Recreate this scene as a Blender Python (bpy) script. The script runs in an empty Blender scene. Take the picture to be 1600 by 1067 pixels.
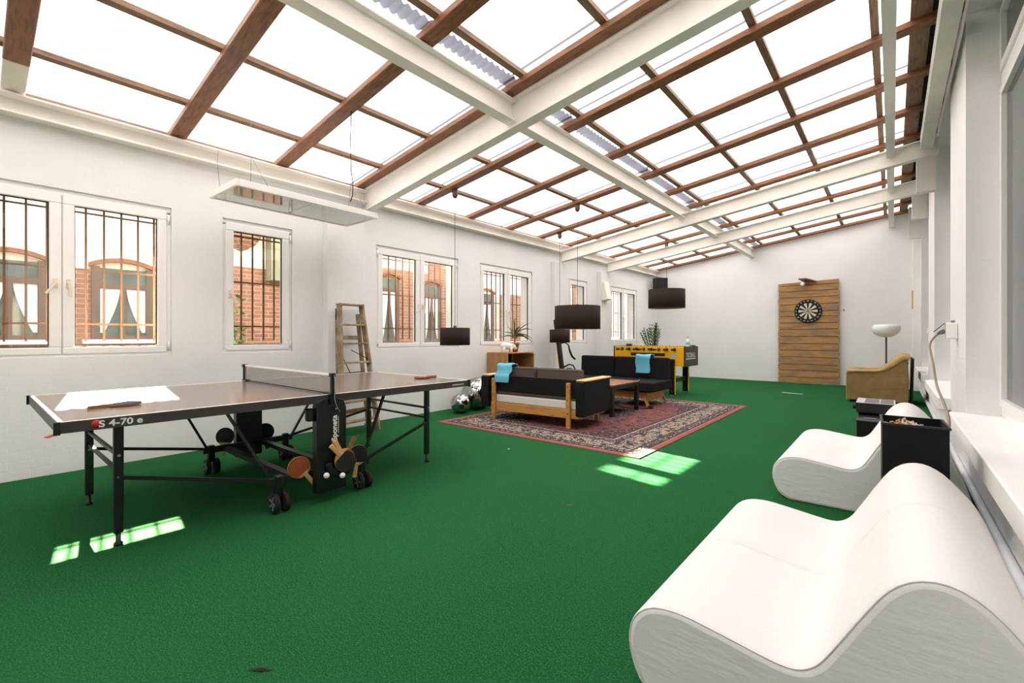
import bpy, math, random
from mathutils import Vector, Matrix, Euler

random.seed(7)
scene = bpy.context.scene
COL = scene.collection
PI = math.pi
R = math.radians

# ------------------------------------------------------------------ camera
# 16 mm full-frame lens, level, standing close to the right-hand wall
YAW = 0.6962
cam_data = bpy.data.cameras.new('camera')
cam_data.sensor_width = 36.0
cam_data.lens = 16.0
cam_data.shift_y = -8.8 / 1600.0
cam_data.clip_start = 0.02
cam = bpy.data.objects.new('camera', cam_data)
cam.location = (0, 0, 1.174)
cam.rotation_euler = (PI / 2, 0, YAW)
COL.objects.link(cam)
scene.camera = cam

# ------------------------------------------------------------------ world / sun / exposure
world = bpy.data.worlds.new('world')
scene.world = world
world.use_nodes = True
bg = world.node_tree.nodes['Background']
bg.inputs['Color'].default_value = (0.96, 0.97, 1.0, 1)
bg.inputs['Strength'].default_value = 1.35

sun_dir = Vector((1.0, -0.15, -0.56)).normalized()      # direction the light travels
sd = bpy.data.lights.new('sun', 'SUN')
sd.energy = 62.0
sd.angle = R(0.6)
sd.color = (1.0, 0.86, 0.62)
sun = bpy.data.objects.new('sun', sd)
sun.rotation_euler = sun_dir.to_track_quat('-Z', 'Y').to_euler()
sun.location = (-20, 3, 14)
COL.objects.link(sun)

vs = scene.view_settings
vs.view_transform = 'Standard'
vs.look = 'None'
vs.gamma = 1.0
vs.use_curve_mapping = False
vs.exposure = 1.74
try:
    scene.cycles.use_denoising = True
    scene.cycles.max_bounces = 10
    scene.cycles.diffuse_bounces = 5
    scene.cycles.glossy_bounces = 4
    scene.cycles.transmission_bounces = 6
    scene.cycles.transparent_max_bounces = 12
    scene.cycles.sample_clamp_indirect = 8.0
except Exception:
    pass


# ------------------------------------------------------------------ materials
def lin(c):
    out = []
    for v in c[:3]:
        v = v / 255.0
        out.append(v / 12.92 if v <= 0.04045 else ((v + 0.055) / 1.055) ** 2.4)
    return (out[0], out[1], out[2], 1.0)


class NT:
    def __init__(self, name):
        self.m = bpy.data.materials.new(name)
        self.m.use_nodes = True
        self.t = self.m.node_tree
        self.t.nodes.clear()
        self.out = self.n('ShaderNodeOutputMaterial')

    def n(self, kind, **kw):
        nd = self.t.nodes.new(kind)
        for k, v in kw.items():
            setattr(nd, k, v)
        return nd

    def l(self, a, b):
        self.t.links.new(a, b)

    def coords(self, scale=(1, 1, 1), kind='Object', rot=(0, 0, 0)):
        tc = self.n('ShaderNodeTexCoord')
        mp = self.n('ShaderNodeMapping')
        mp.inputs['Scale'].default_value = scale
        mp.inputs['Rotation'].default_value = rot
        self.l(tc.outputs[kind], mp.inputs['Vector'])
        return mp.outputs['Vector']

    def noise(self, vec, scale=5, detail=4, rough=0.55):
        t = self.n('ShaderNodeTexNoise')
        t.inputs['Scale'].default_value = scale
        t.inputs['Detail'].default_value = detail
        t.inputs['Roughness'].default_value = rough
        self.l(vec, t.inputs['Vector'])
        return t.outputs['Fac']

    def ramp(self, fac, stops, interp='LINEAR'):
        r = self.n('ShaderNodeValToRGB')
        r.color_ramp.interpolation = interp
        el = r.color_ramp.elements
        while len(el) < len(stops):
            el.new(0.5)
        for e, (p, c) in zip(el, stops):
            e.position = p
            e.color = c
        self.l(fac, r.inputs['Fac'])
        return r.outputs['Color']

    def math(self, op, a, b=None, clamp=False):
        m = self.n('ShaderNodeMath', operation=op)
        m.use_clamp = clamp
        for i, v in enumerate((a, b)):
            if v is None:
                continue
            if isinstance(v, (int, float)):
                m.inputs[i].default_value = v
            else:
                self.l(v, m.inputs[i])
        return m.outputs[0]

    def mix(self, fac, a, b, blend='MIX'):
        m = self.n('ShaderNodeMix', data_type='RGBA', blend_type=blend)
        for sock, v in ((m.inputs[0], fac), (m.inputs[6], a), (m.inputs[7], b)):
            if isinstance(v, (int, float)):
                sock.default_value = v
            elif isinstance(v, (tuple, list)):
                sock.default_value = v
            else:
                self.l(v, sock)
        return m.outputs[2]

    def bump(self, height, strength=0.3, dist=0.01):
        b = self.n('ShaderNodeBump')
        b.inputs['Strength'].default_value = strength
        b.inputs['Distance'].default_value = dist
        self.l(height, b.inputs['Height'])
        return b.outputs['Normal']

    def principled(self, color, rough=0.5, metal=0.0, normal=None, spec=None, sheen=None, coat=None):
        p = self.n('ShaderNodeBsdfPrincipled')
        if isinstance(color, (tuple, list)):
            p.inputs['Base Color'].default_value = color
        else:
            self.l(color, p.inputs['Base Color'])
        if isinstance(rough, (int, float)):
            p.inputs['Roughness'].default_value = rough
        else:
            self.l(rough, p.inputs['Roughness'])
        p.inputs['Metallic'].default_value = metal
        if spec is not None:
            p.inputs['Specular IOR Level'].default_value = spec
        if coat is not None:
            p.inputs['Coat Weight'].default_value = coat
            p.inputs['Coat Roughness'].default_value = 0.12
        if normal is not None:
            self.l(normal, p.inputs['Normal'])
        self.l(p.outputs[0], self.out.inputs['Surface'])
        return p


def m_plain(name, rgb, rough=0.5, metal=0.0, var=0.08, scale=6.0, bump=0.0, bscale=60.0, spec=None):
    t = NT(name)
    v = t.coords()
    c = lin(rgb)
    dark = tuple(max(0, x * (1 - var)) for x in c[:3]) + (1,)
    lite = tuple(min(1, x * (1 + var)) for x in c[:3]) + (1,)
    col = t.ramp(t.noise(v, scale), [(0.3, dark), (0.7, lite)])
    nrm = t.bump(t.noise(v, bscale, 3), bump, 0.005) if bump else None
    t.principled(col, rough, metal, nrm, spec)
    return t.m


def m_wood(name, rgb1, rgb2, stretch=(1, 14, 14), scale=1.6, rough=0.55, bump=0.15, gray=None):
    t = NT(name)
    v = t.coords(stretch)
    n1 = t.noise(v, scale * 1.5, 6, 0.65)
    col = t.ramp(n1, [(0.25, lin(rgb1)), (0.52, lin(rgb2)), (0.8, lin([min(255, x * 1.12) for x in rgb2]))])
    if gray:
        g = t.ramp(t.noise(t.coords((1.5, 4, 4)), 1.7, 5), [(0.45, (0, 0, 0, 1)), (0.68, (1, 1, 1, 1))])
        col = t.mix(g, col, lin(gray))
    t.principled(col, rough, 0, t.bump(n1, bump, 0.004))
    return t.m


def m_fabric(name, rgb, rough=0.95, scale=260.0, bump=0.35, var=0.2):
    t = NT(name)
    v = t.coords()
    c = lin(rgb)
    n1 = t.noise(v, scale, 2, 0.7)
    col = t.ramp(n1, [(0.3, tuple(x * (1 - var) for x in c[:3]) + (1,)), (0.7, tuple(min(1, x * (1 + var)) for x in c[:3]) + (1,))])
    t.principled(col, rough, 0, t.bump(n1, bump, 0.003), spec=0.2)
    return t.m


def m_wall(name, rgb):
    t = NT(name)
    tc = t.n('ShaderNodeTexCoord')
    # brick relief under thick white paint; the wall plane's (along, up) used as the brick uv
    sep = t.n('ShaderNodeSeparateXYZ')
    t.l(tc.outputs['Object'], sep.inputs[0])
    cb = t.n('ShaderNodeCombineXYZ')
    t.l(t.math('ADD', sep.outputs[0], sep.outputs[1]), cb.inputs[0])
    t.l(sep.outputs[2], cb.inputs[1])
    br = t.n('ShaderNodeTexBrick')
    br.inputs['Scale'].default_value = 1.0
    br.inputs['Brick Width'].default_value = 0.25
    br.inputs['Row Height'].default_value = 0.077
    br.inputs['Mortar Size'].default_value = 0.008
    br.inputs['Mortar Smooth'].default_value = 0.8
    t.l(cb.outputs[0], br.inputs['Vector'])
    ns = t.noise(tc.outputs['Object'], 9, 6, 0.6)
    h = t.math('ADD', t.math('MULTIPLY', br.outputs['Fac'], -0.10), t.math('MULTIPLY', ns, 0.9))
    c = lin(rgb)
    col = t.ramp(t.noise(tc.outputs['Object'], 1.3, 5), [(0.3, tuple(x * 0.94 for x in c[:3]) + (1,)), (0.65, c)])
    t.principled(col, 0.75, 0, t.bump(h, 0.22, 0.012), spec=0.25)
    return t.m


def m_carpet():
    t = NT('green carpet')
    v = t.coords()
    fine = t.noise(v, 150, 4, 0.85)
    mid = t.noise(v, 1.1, 5, 0.6)
    tuft = t.noise(t.coords((14, 40, 1)), 2.2, 4, 0.7)
    a = t.ramp(fine, [(0.32, lin((6, 46, 24))), (0.5, lin((28, 90, 48))), (0.68, lin((72, 138, 80)))])
    a = t.mix(t.ramp(tuft, [(0.35, (0.45, 0.45, 0.45, 1)), (0.65, (0, 0, 0, 1))]), a, lin((18, 74, 42)))
    col = t.mix(t.ramp(mid, [(0.35, (0.0, 0, 0, 1)), (0.7, (0.3, 0.3, 0.3, 1))]), a, lin((34, 102, 58)))
    t.principled(col, 1.0, 0, t.bump(fine, 0.7, 0.006), spec=0.08)
    return t.m


def m_roof():
    t = NT('translucent corrugated plastic')
    v = t.coords((0.3, 1.6, 1))
    col = t.ramp(t.noise(v, 1.4, 4), [(0.35, (0.110, 0.1165, 0.151, 1)), (0.7, (0.124, 0.131, 0.168, 1))])
    tr = t.n('ShaderNodeBsdfTranslucent')
    t.l(col, tr.inputs['Color'])
    df = t.n('ShaderNodeBsdfDiffuse')
    df.inputs['Color'].default_value = (0.75, 0.74, 0.72, 1)
    mx = t.n('ShaderNodeMixShader')
    mx.inputs[0].default_value = 0.22
    t.l(tr.outputs[0], mx.inputs[1])
    t.l(df.outputs[0], mx.inputs[2])
    t.l(mx.outputs[0], t.out.inputs['Surface'])
    return t.m


def m_glass(name, tint=(1, 1, 1, 1), refl=0.06, rough=0.0):
    t = NT(name)
    tr = t.n('ShaderNodeBsdfTransparent')
    tr.inputs['Color'].default_value = tint
    gl = t.n('ShaderNodeBsdfGlossy')
    gl.inputs['Roughness'].default_value = rough
    lw = t.n('ShaderNodeLayerWeight')
    lw.inputs['Blend'].default_value = 0.5
    mx = t.n('ShaderNodeMixShader')
    t.l(t.math('ADD', t.math('MULTIPLY', t.math('POWER', lw.outputs['Facing'], 4.0), 0.6), refl, clamp=True), mx.inputs[0])
    t.l(tr.outputs[0], mx.inputs[1])
    t.l(gl.outputs[0], mx.inputs[2])
    t.l(mx.outputs[0], t.out.inputs['Surface'])
    return t.m


def m_brick(name, a, b, mortar):
    t = NT(name)
    tc = t.n('ShaderNodeTexCoord')
    sep = t.n('ShaderNodeSeparateXYZ')
    t.l(tc.outputs['Object'], sep.inputs[0])
    cb = t.n('ShaderNodeCombineXYZ')
    t.l(t.math('ADD', sep.outputs[1], sep.outputs[0]), cb.inputs[0])
    t.l(sep.outputs[2], cb.inputs[1])
    br = t.n('ShaderNodeTexBrick')
    br.inputs['Scale'].default_value = 1.0
    br.inputs['Brick Width'].default_value = 0.25
    br.inputs['Row Height'].default_value = 0.072
    br.inputs['Mortar Size'].default_value = 0.006
    br.inputs['Color1'].default_value = lin(a)
    br.inputs['Color2'].default_value = lin(b)
    br.inputs['Mortar'].default_value = lin(mortar)
    t.l(cb.outputs[0], br.inputs['Vector'])
    col = t.mix(0.35, br.outputs['Color'], t.ramp(t.noise(tc.outputs['Object'], 3, 5), [(0.3, lin([x * 0.7 for x in a])), (0.7, lin([min(255, x * 1.15) for x in b]))]))
    t.principled(col, 0.9, 0, t.bump(br.outputs['Fac'], -0.5, 0.01))
    return t.m


def m_rug(hx, hy):
    t = NT('persian rug')
    tc = t.n('ShaderNodeTexCoord')
    sep = t.n('ShaderNodeSeparateXYZ')
    t.l(tc.outputs['Object'], sep.inputs[0])
    ax = t.math('ABSOLUTE', sep.outputs[0])
    ay = t.math('ABSOLUTE', sep.outputs[1])
    d = t.math('MINIMUM', t.math('SUBTRACT', hx, ax), t.math('SUBTRACT', hy, ay))
    RED, PINK, NAVY, CREAM, BLK = lin((104, 50, 48)), lin((150, 72, 66)), lin((32, 31, 44)), lin((196, 178, 158)), lin((20, 19, 27))

    def motif(scale, cols, metric='F1', warp=0.6):
        nv = t.n('ShaderNodeTexNoise')
        nv.inputs['Scale'].default_value = scale * 0.6
        t.l(tc.outputs['Object'], nv.inputs['Vector'])
        add = t.n('ShaderNodeVectorMath', operation='MULTIPLY_ADD')
        t.l(nv.outputs['Color'], add.inputs[0])
        add.inputs[1].default_value = (warp / scale * 2,) * 3
        t.l(tc.outputs['Object'], add.inputs[2])
        vo = t.n('ShaderNodeTexVoronoi')
        vo.inputs['Scale'].default_value = scale
        t.l(add.outputs[0], vo.inputs['Vector'])
        return t.ramp(vo.outputs['Distance'], cols, 'CONSTANT')

    guard = motif(34, [(0, PINK), (0.22, CREAM), (0.36, NAVY)])
    main = motif(17, [(0, lin((140, 60, 60))), (0.16, CREAM), (0.34, BLK), (0.46, CREAM), (0.56, NAVY)])
    field = motif(13, [(0, CREAM), (0.1, NAVY), (0.2, PINK), (0.34, RED), (0.54, lin((122, 64, 60))), (0.66, NAVY)])
    corner = motif(15, [(0, PINK), (0.14, CREAM), (0.22, NAVY), (0.5, BLK), (0.62, lin((96, 52, 58)))])
    # medallion field: an ellipse of red ground with dark corners
    ex = t.math('POWER', t.math('DIVIDE', ax, hx - 0.62), 2.2)
    ey = t.math('POWER', t.math('DIVIDE', ay, hy - 0.58), 2.2)
    ell = t.math('ADD', ex, ey)
    wob = t.math('MULTIPLY', t.noise(tc.outputs['Object'], 5, 2), 0.35)
    inside = t.math('LESS_THAN', t.math('ADD', ell, wob), 1.25)
    inner = t.mix(inside, corner, field)
    ctr = t.math('LESS_THAN', t.math('ADD', t.math('ADD', t.math('POWER', t.math('DIVIDE', ax, 0.42), 2.0), t.math('POWER', t.math('DIVIDE', ay, 0.7), 2.0)), wob), 1.0)
    inner = t.mix(ctr, inner, corner)
    col = inner
    for lim, cc in ((0.60, NAVY), (0.565, CREAM), (0.55, guard), (0.48, NAVY), (0.455, main), (0.20, NAVY), (0.175, guard), (0.105, NAVY), (0.075, lin((170, 132, 112))), (0.06, PINK)):
        col = t.mix(t.math('LESS_THAN', d, lim), col, cc)
    fine = t.noise(tc.outputs['Object'], 180, 2, 0.7)
    col = t.mix(0.25, col, t.ramp(fine, [(0.3, (0.03, 0.02, 0.02, 1)), (0.7, (0.36, 0.28, 0.26, 1))]))
    t.principled(col, 1.0, 0, t.bump(fine, 0.5, 0.004), spec=0.1)
    return t.m


M = {}
M['wall'] = m_wall('white painted masonry', (236, 236, 235))
M['plaster'] = m_plain('white plaster', (238, 237, 234), 0.7, var=0.03, scale=2, bump=0.15, bscale=30)
M['white'] = m_plain('white gloss paint', (240, 239, 235), 0.35, var=0.02)
M['steel'] = m_plain('cream painted steel', (234, 230, 222), 0.45, var=0.05, scale=3, bump=0.05, bscale=18)
M['upvc'] = m_plain('white window plastic', (242, 241, 239), 0.3, var=0.015)
M['handle'] = m_plain('ivory plastic handle', (226, 216, 196), 0.35, var=0.03)
M['carpet'] = m_carpet()
M['roof'] = m_roof()
M['rafter'] = m_wood('stained rafter timber', (72, 40, 22), (128, 82, 48), (2, 18, 18), 1.5, 0.5, 0.3)
M['batten'] = m_wood('grey brown batten timber', (78, 58, 42), (128, 100, 76), (18, 2, 18), 1.5, 0.65, 0.3)
M['paintwood'] = m_plain('weathered white painted timber', (222, 220, 210), 0.6, var=0.06, bump=0.2, bscale=25)
M['flash'] = m_plain('dark roof flashing', (36, 30, 26), 0.8)
M['glass'] = m_glass('window glass', (0.97, 0.98, 0.97, 1), 0.05)
M['darkglass'] = m_plain('dark window glass', (26, 34, 44), 0.06, var=0.02)
M['rust'] = m_plain('rusty iron bar', (104, 72, 46), 0.7, var=0.2, scale=40)
M['black'] = m_plain('black coated metal', (20, 19, 19), 0.42, var=0.1)
M['blackplastic'] = m_plain('black plastic', (14, 14, 14), 0.35, var=0.1)
M['rubber'] = m_plain('black rubber', (20, 20, 21), 0.8)
M['greyplastic'] = m_plain('grey plastic', (120, 120, 120), 0.4)
M['chrome'] = m_plain('bright metal', (210, 208, 204), 0.2, 1.0, var=0.02)
M['tabletop'] = m_plain('dark grey table surface', (120, 107, 99), 0.2, var=0.05, scale=3, spec=0.75)
M['line'] = m_plain('white table line', (238, 236, 232), 0.4, var=0.01)
M['apron'] = m_plain('anthracite table edge', (52, 46, 43), 0.4, var=0.05)
M['net'] = m_fabric('net cord', (150, 147, 143), 0.9)
M['redrub'] = m_plain('red racket rubber', (150, 38, 30), 0.6)
M['orangerub'] = m_plain('worn orange racket rubber', (156, 74, 36), 0.75, var=0.15, scale=30)
M['blackrub'] = m_plain('black racket rubber', (20, 20, 21), 0.6)
M['blade'] = m_wood('pale racket ply', (176, 132, 78), (206, 164, 104), (2, 12, 12), 3)
M['bladebrown'] = m_wood('brown racket handle', (92, 62, 40), (132, 94, 62), (2, 12, 12), 3)
M['red'] = m_plain('red print', (178, 34, 30), 0.5)
M['print'] = m_plain('white print', (232, 230, 226), 0.5, var=0.01)
M['ladder'] = m_wood('old paint-spattered ladder wood', (84, 62, 44), (142, 114, 84), (14, 14, 2), 1.8, 0.8, 0.4, (176, 166, 150))
M['oak'] = m_wood('golden oiled wood', (146, 96, 44), (190, 138, 70), (2, 14, 14), 1.6, 0.45)
M['pale'] = m_wood('pale armrest wood', (190, 150, 96), (220, 184, 130), (14, 2, 14), 1.6, 0.45)
M['veneer'] = m_wood('cabinet veneer', (126, 90, 50), (164, 124, 76), (14, 14, 1.5), 1.4, 0.5, 0.05)
M['walnut'] = m_wood('coffee table top', (112, 78, 50), (152, 112, 78), (2, 12, 12), 1.5, 0.25, 0.05)
M['plank'] = m_wood('reclaimed plank wood', (122, 88, 54), (176, 134, 86), (1.2, 10, 12), 1.3, 0.85, 0.5, (138, 116, 92))
M['fabblack'] = m_fabric('black woven upholstery', (27, 26, 27), var=0.5)
M['fabbrown'] = m_fabric('dark brown woven upholstery', (90, 80, 73), var=0.25)
M['leatherette'] = m_plain('black leatherette', (13, 12, 12), 0.6, spec=0.25, bump=0.2, bscale=120)
M['mattress'] = m_fabric('off-white mattress ticking', (214, 210, 204), var=0.06)
M['towel'] = m_fabric('turquoise terry towel', (106, 182, 206), scale=420, bump=0.8, var=0.16)
M['foam'] = None
t_ = NT('white stretch cover')
v_ = t_.coords((1, 1, 1))
v2_ = t_.coords((6, 1.2, 26))
h_ = t_.math('ADD', t_.math('MULTIPLY', t_.noise(v_, 7, 4, 0.55), 0.8), t_.math('MULTIPLY', t_.noise(v2_, 1.3, 3), 0.5))
t_.principled(t_.ramp(t_.noise(v_, 500, 2), [(0.3, lin((214, 213, 211))), (0.7, lin((228, 227, 225)))]), 0.9, 0, t_.bump(h_, 0.16, 0.03), spec=0.2)
M['foam'] = t_.m
M['leather'] = m_plain('tan buffalo leather', (176, 142, 86), 0.42, var=0.22, scale=5, bump=0.3, bscale=70)
M['leatherside'] = m_plain('tan suede side panel', (140, 112, 68), 0.75, var=0.2, scale=6, bump=0.3, bscale=120)
M['yellow'] = m_plain('yellow laminate', (236, 176, 6), 0.35, var=0.03)
M['anthr'] = m_plain('charcoal laminate', (58, 54, 52), 0.4)
M['shade'] = m_fabric('dark brown lampshade cloth', (50, 40, 37), 0.85, 300, 0.2, 0.1)
M['shadein'] = m_plain('coppery shade lining', (150, 112, 80), 0.4)
M['cord'] = m_plain('thin black cord', (24, 24, 24), 0.6)
M['canopy'] = m_plain('brown ceiling rose', (92, 66, 50), 0.6)
M['opal'] = None
t_ = NT('opal glass bowl')
p_ = t_.principled((0.9, 0.89, 0.87, 1), 0.25)
p_.inputs['Subsurface Weight'].default_value = 0.3
M['opal'] = t_.m
M['bronze'] = m_plain('dark bronze pole', (84, 62, 50), 0.4, 0.4)
M['mirror'] = m_plain('mirror tile', (196, 198, 198), 0.07, 1.0, var=0.02)
M['terracotta'] = m_plain('terracotta pot', (178, 98, 58), 0.85, var=0.1)
M['soil'] = m_plain('potting soil', (50, 38, 28), 1.0)
M['leaf'] = m_plain('long green leaf', (70, 98, 40), 0.5, var=0.3, scale=12)
M['palm'] = m_plain('palm frond', (66, 100, 44), 0.55, var=0.35, scale=14)
M['porcelain'] = m_plain('white ceramic', (240, 238, 234), 0.3, var=0.03)
M['bottle'] = m_plain('white plastic bottle', (232, 236, 238), 0.35)
M['bluelabel'] = m_plain('light blue label', (130, 196, 214), 0.5)
M['brick'] = m_brick('orange red brickwork', (164, 118, 92), (138, 94, 70), (188, 170, 150))
M['brick2'] = m_brick('brown brickwork', (170, 124, 98), (138, 94, 72), (190, 170, 150))
M['glare_white'] = m_plain('white facade glare', (240, 226, 206), 0.9, var=0.05, scale=2)  # white wall colour stands in for glare on the window glass
M['greygreen'] = m_plain('weathered grey-green cladding', (142, 138, 112), 0.8)
M['arch'] = m_plain('brown moulded arch', (140, 90, 56), 0.8, var=0.15, scale=20)
M['extframe'] = m_plain('brown window timber', (100, 78, 62), 0.6)
M['curtain'] = m_fabric('white net curtain', (206, 208, 206), var=0.05, scale=60)
M['extglass'] = m_plain('neighbour window glass', (96, 104, 96), 0.1, var=0.35, scale=3)
M['ground'] = m_plain('courtyard paving', (112, 114, 118), 0.9, var=0.15, scale=2)
M['vine'] = m_plain('vine leaf', (98, 132, 58), 0.6, var=0.35, scale=8)
M['butt'] = m_plain('cigarette butt', (226, 214, 198), 0.9, var=0.12, scale=90)
M['buttor'] = m_plain('orange filter', (206, 150, 84), 0.9, var=0.2, scale=90)
M['cork'] = m_plain('orange cork strip', (214, 150, 84), 0.8)
M['cable'] = m_plain('grey brown cable', (132, 118, 104), 0.5)
M['pipe'] = m_plain('white heating pipe', (226, 230, 234), 0.35)
M['mesh'] = m_plain('grey metal grille', (186, 186, 188), 0.45, 0.5, var=0.1, scale=200)
M['dart_black'] = m_plain('dartboard black', (20, 20, 20), 0.8)
M['dart_cream'] = m_plain('dartboard cream', (214, 206, 188), 0.8)
M['playfield'] = m_plain('green playfield', (30, 110, 60), 0.4)


# ------------------------------------------------------------------ mesh helpers
class MB:
    """collects geometry, then becomes one mesh object"""

    def __init__(self):
        self.v, self.f, self.mi, self.sm = [], [], [], []

    def add(self, verts, faces, mi=0, smooth=False):
        o = len(self.v)
        self.v += [tuple(p) for p in verts]
        for f in faces:
            self.f.append([i + o for i in f])
            self.mi.append(mi)
            self.sm.append(smooth)
        return self

    def box(self, a, b, mi=0, mat=None):
        x0, y0, z0 = a
        x1, y1, z1 = b
        vs_ = [(x0, y0, z0), (x1, y0, z0), (x1, y1, z0), (x0, y1, z0), (x0, y0, z1), (x1, y0, z1), (x1, y1, z1), (x0, y1, z1)]
        if mat is not None:
            vs_ = [tuple(mat @ Vector(p)) for p in vs_]
        fs = [(0, 3, 2, 1), (4, 5, 6, 7), (0, 1, 5, 4), (1, 2, 6, 5), (2, 3, 7, 6), (3, 0, 4, 7)]
        return self.add(vs_, fs, mi)

    def bar(self, p0, p1, w, h, up=(0, 0, 1), mi=0):
        """rectangular bar from p0 to p1, w across, h along 'up'"""
        p0, p1 = Vector(p0), Vector(p1)
        d = (p1 - p0).normalized()
        u = Vector(up)
        s = d.cross(u)
        if s.length < 1e-5:
            s = d.cross(Vector((1, 0, 0)))
        s.normalize()
        u = s.cross(d).normalized()
        vs_ = []
        for p in (p0, p1):
            for a, b in ((-1, -1), (1, -1), (1, 1), (-1, 1)):
                vs_.append(p + s * (a * w / 2) + u * (b * h / 2))
        fs = [(0, 1, 2, 3), (7, 6, 5, 4), (0, 4, 5, 1), (1, 5, 6, 2), (2, 6, 7, 3), (3, 7, 4, 0)]
        return self.add(vs_, fs, mi)

    def tube(self, pts, r, seg=10, mi=0, caps=True):
        pts = [Vector(p) for p in pts]
        n = len(pts)
        rr = r if isinstance(r, (list, tuple)) else [r] * n
        prev = None
        vs_ = []
        for i, p in enumerate(pts):
            d = (pts[min(i + 1, n - 1)] - pts[max(i - 1, 0)]).normalized()
            if prev is None:
                a = Vector((0, 0, 1)) if abs(d.z) < 0.9 else Vector((1, 0, 0))
                s = d.cross(a).normalized()
            else:
                s = (prev - d * prev.dot(d))
                s = s.normalized() if s.length > 1e-6 else d.orthogonal().normalized()
            prev = s
            t = d.cross(s)
            for k in range(seg):
                a = 2 * PI * k / seg
                vs_.append(p + (s * math.cos(a) + t * math.sin(a)) * rr[i])
        fs = []
        for i in range(n - 1):
            for k in range(seg):
                k2 = (k + 1) % seg
                fs.append((i * seg + k, i * seg + k2, (i + 1) * seg + k2, (i + 1) * seg + k))
        self.add(vs_, fs, mi, True)
        if caps:
            o = len(self.v) - len(vs_)
            self.f.append([o + k for k in range(seg)][::-1]); self.mi.append(mi); self.sm.append(False)
            self.f.append([o + (n - 1) * seg + k for k in range(seg)]); self.mi.append(mi); self.sm.append(False)
        return self

    def lathe(self, prof, c=(0, 0, 0), seg=32, mi=0, mat=None, smooth=True, close=False):
        """prof: list of (radius, z) spun about z through c"""
        vs_, fs = [], []
        for (r, z) in prof:
            for k in range(seg):
                a = 2 * PI * k / seg
                p = Vector((r * math.cos(a), r * math.sin(a), z))
                if mat is not None:
                    p = mat @ p
                vs_.append((p.x + c[0], p.y + c[1], p.z + c[2]))
        n = len(prof)
        for i in range(n - 1 + (1 if close else 0)):
            j = (i + 1) % n
            for k in range(seg):
                k2 = (k + 1) % seg
                fs.append((i * seg + k, i * seg + k2, j * seg + k2, j * seg + k))
        self.add(vs_, fs, mi, smooth)
        return self

    def prism(self, pts, axis, a, b, mi=0, smooth=False):
        """polygon pts (2d) extruded along axis ('x','y','z') from a to b; 2d coords are the other two axes in order"""
        n = len(pts)
        vs_ = []
        for t in (a, b):
            for (u, w) in pts:
                vs_.append({'x': (t, u, w), 'y': (u, t, w), 'z': (u, w, t)}[axis])
        fs = [tuple(range(n))[::-1], tuple(range(n, 2 * n))]
        self.add(vs_, fs, mi, False)
        o = len(self.v) - len(vs_)
        for i in range(n):
            j = (i + 1) % n
            self.f.append([o + i, o + j, o + n + j, o + n + i]); self.mi.append(mi); self.sm.append(smooth)
        return self

    def build(self, name, mats, parent=None, loc=None, bevel=0.0, seg=2, fix=True):
        me = bpy.data.meshes.new(name)
        me.from_pydata(self.v, [], self.f)
        if not isinstance(mats, (list, tuple)):
            mats = [mats]
        for m in mats:
            me.materials.append(m)
        for p, mi, sm in zip(me.polygons, self.mi, self.sm):
            p.material_index = mi
            p.use_smooth = sm
        if fix:
            import bmesh
            bm = bmesh.new()
            bm.from_mesh(me)
            bmesh.ops.recalc_face_normals(bm, faces=bm.faces)
            bm.to_mesh(me)
            bm.free()
        me.update()
        o = bpy.data.objects.new(name, me)
        COL.objects.link(o)
        if parent is not None:
            o.parent = parent
        if loc is not None:
            o.location = loc
        if bevel:
            bv = o.modifiers.new('bevel', 'BEVEL')
            bv.width = bevel
            bv.segments = seg
            bv.limit_method = 'ANGLE'
            bv.angle_limit = R(40)
            if seg > 1:
                for p in me.polygons:
                    p.use_smooth = True
                try:
                    bv.harden_normals = True
                except Exception:
                    pass
        return o


def tag(o, label=None, cat=None, group=None, kind=None):
    if label:
        o['label'] = label
    if cat:
        o['category'] = cat
    if group:
        o['group'] = group
    if kind:
        o['kind'] = kind
    return o


def empty(name, loc=(0, 0, 0), rz=0.0, label=None, cat=None, group=None, kind=None, parent=None):
    o = bpy.data.objects.new(name, None)
    o.empty_display_size = 0.1
    o.location = loc
    o.rotation_euler = (0, 0, rz)
    COL.objects.link(o)
    if parent is not None:
        o.parent = parent
    return tag(o, label, cat, group, kind)


def copy_tree(o, parent=None):
    c = o.copy()
    COL.objects.link(c)
    c.parent = parent
    for ch in list(o.children):
        copy_tree(ch, c)
    return c


def B(name, a, b, mat, parent=None, bevel=0.0, seg=2):
    return MB().box(a, b).build(name, mat, parent, None, bevel, seg)


def text_mesh(name, body, size, mat, parent, matrix, bold=0.0, extrude=0.0008, sx=1.0):
    cu = bpy.data.curves.new(name, 'FONT')
    cu.body = body
    cu.size = size
    cu.offset = bold
    cu.extrude = extrude
    cu.align_x = 'LEFT'
    tmp = bpy.data.objects.new(name + '_tmp', cu)
    COL.objects.link(tmp)
    dg = bpy.context.evaluated_depsgraph_get()
    dg.update()
    me = bpy.data.meshes.new_from_object(tmp.evaluated_get(dg))
    bpy.data.objects.remove(tmp, do_unlink=True)
    me.transform(Matrix.Diagonal((sx, 1, 1, 1)))
    me.transform(matrix)
    me.materials.clear()
    me.materials.append(mat)
    o = bpy.data.objects.new(name, me)
    COL.objects.link(o)
    o.parent = parent
    return o


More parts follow.
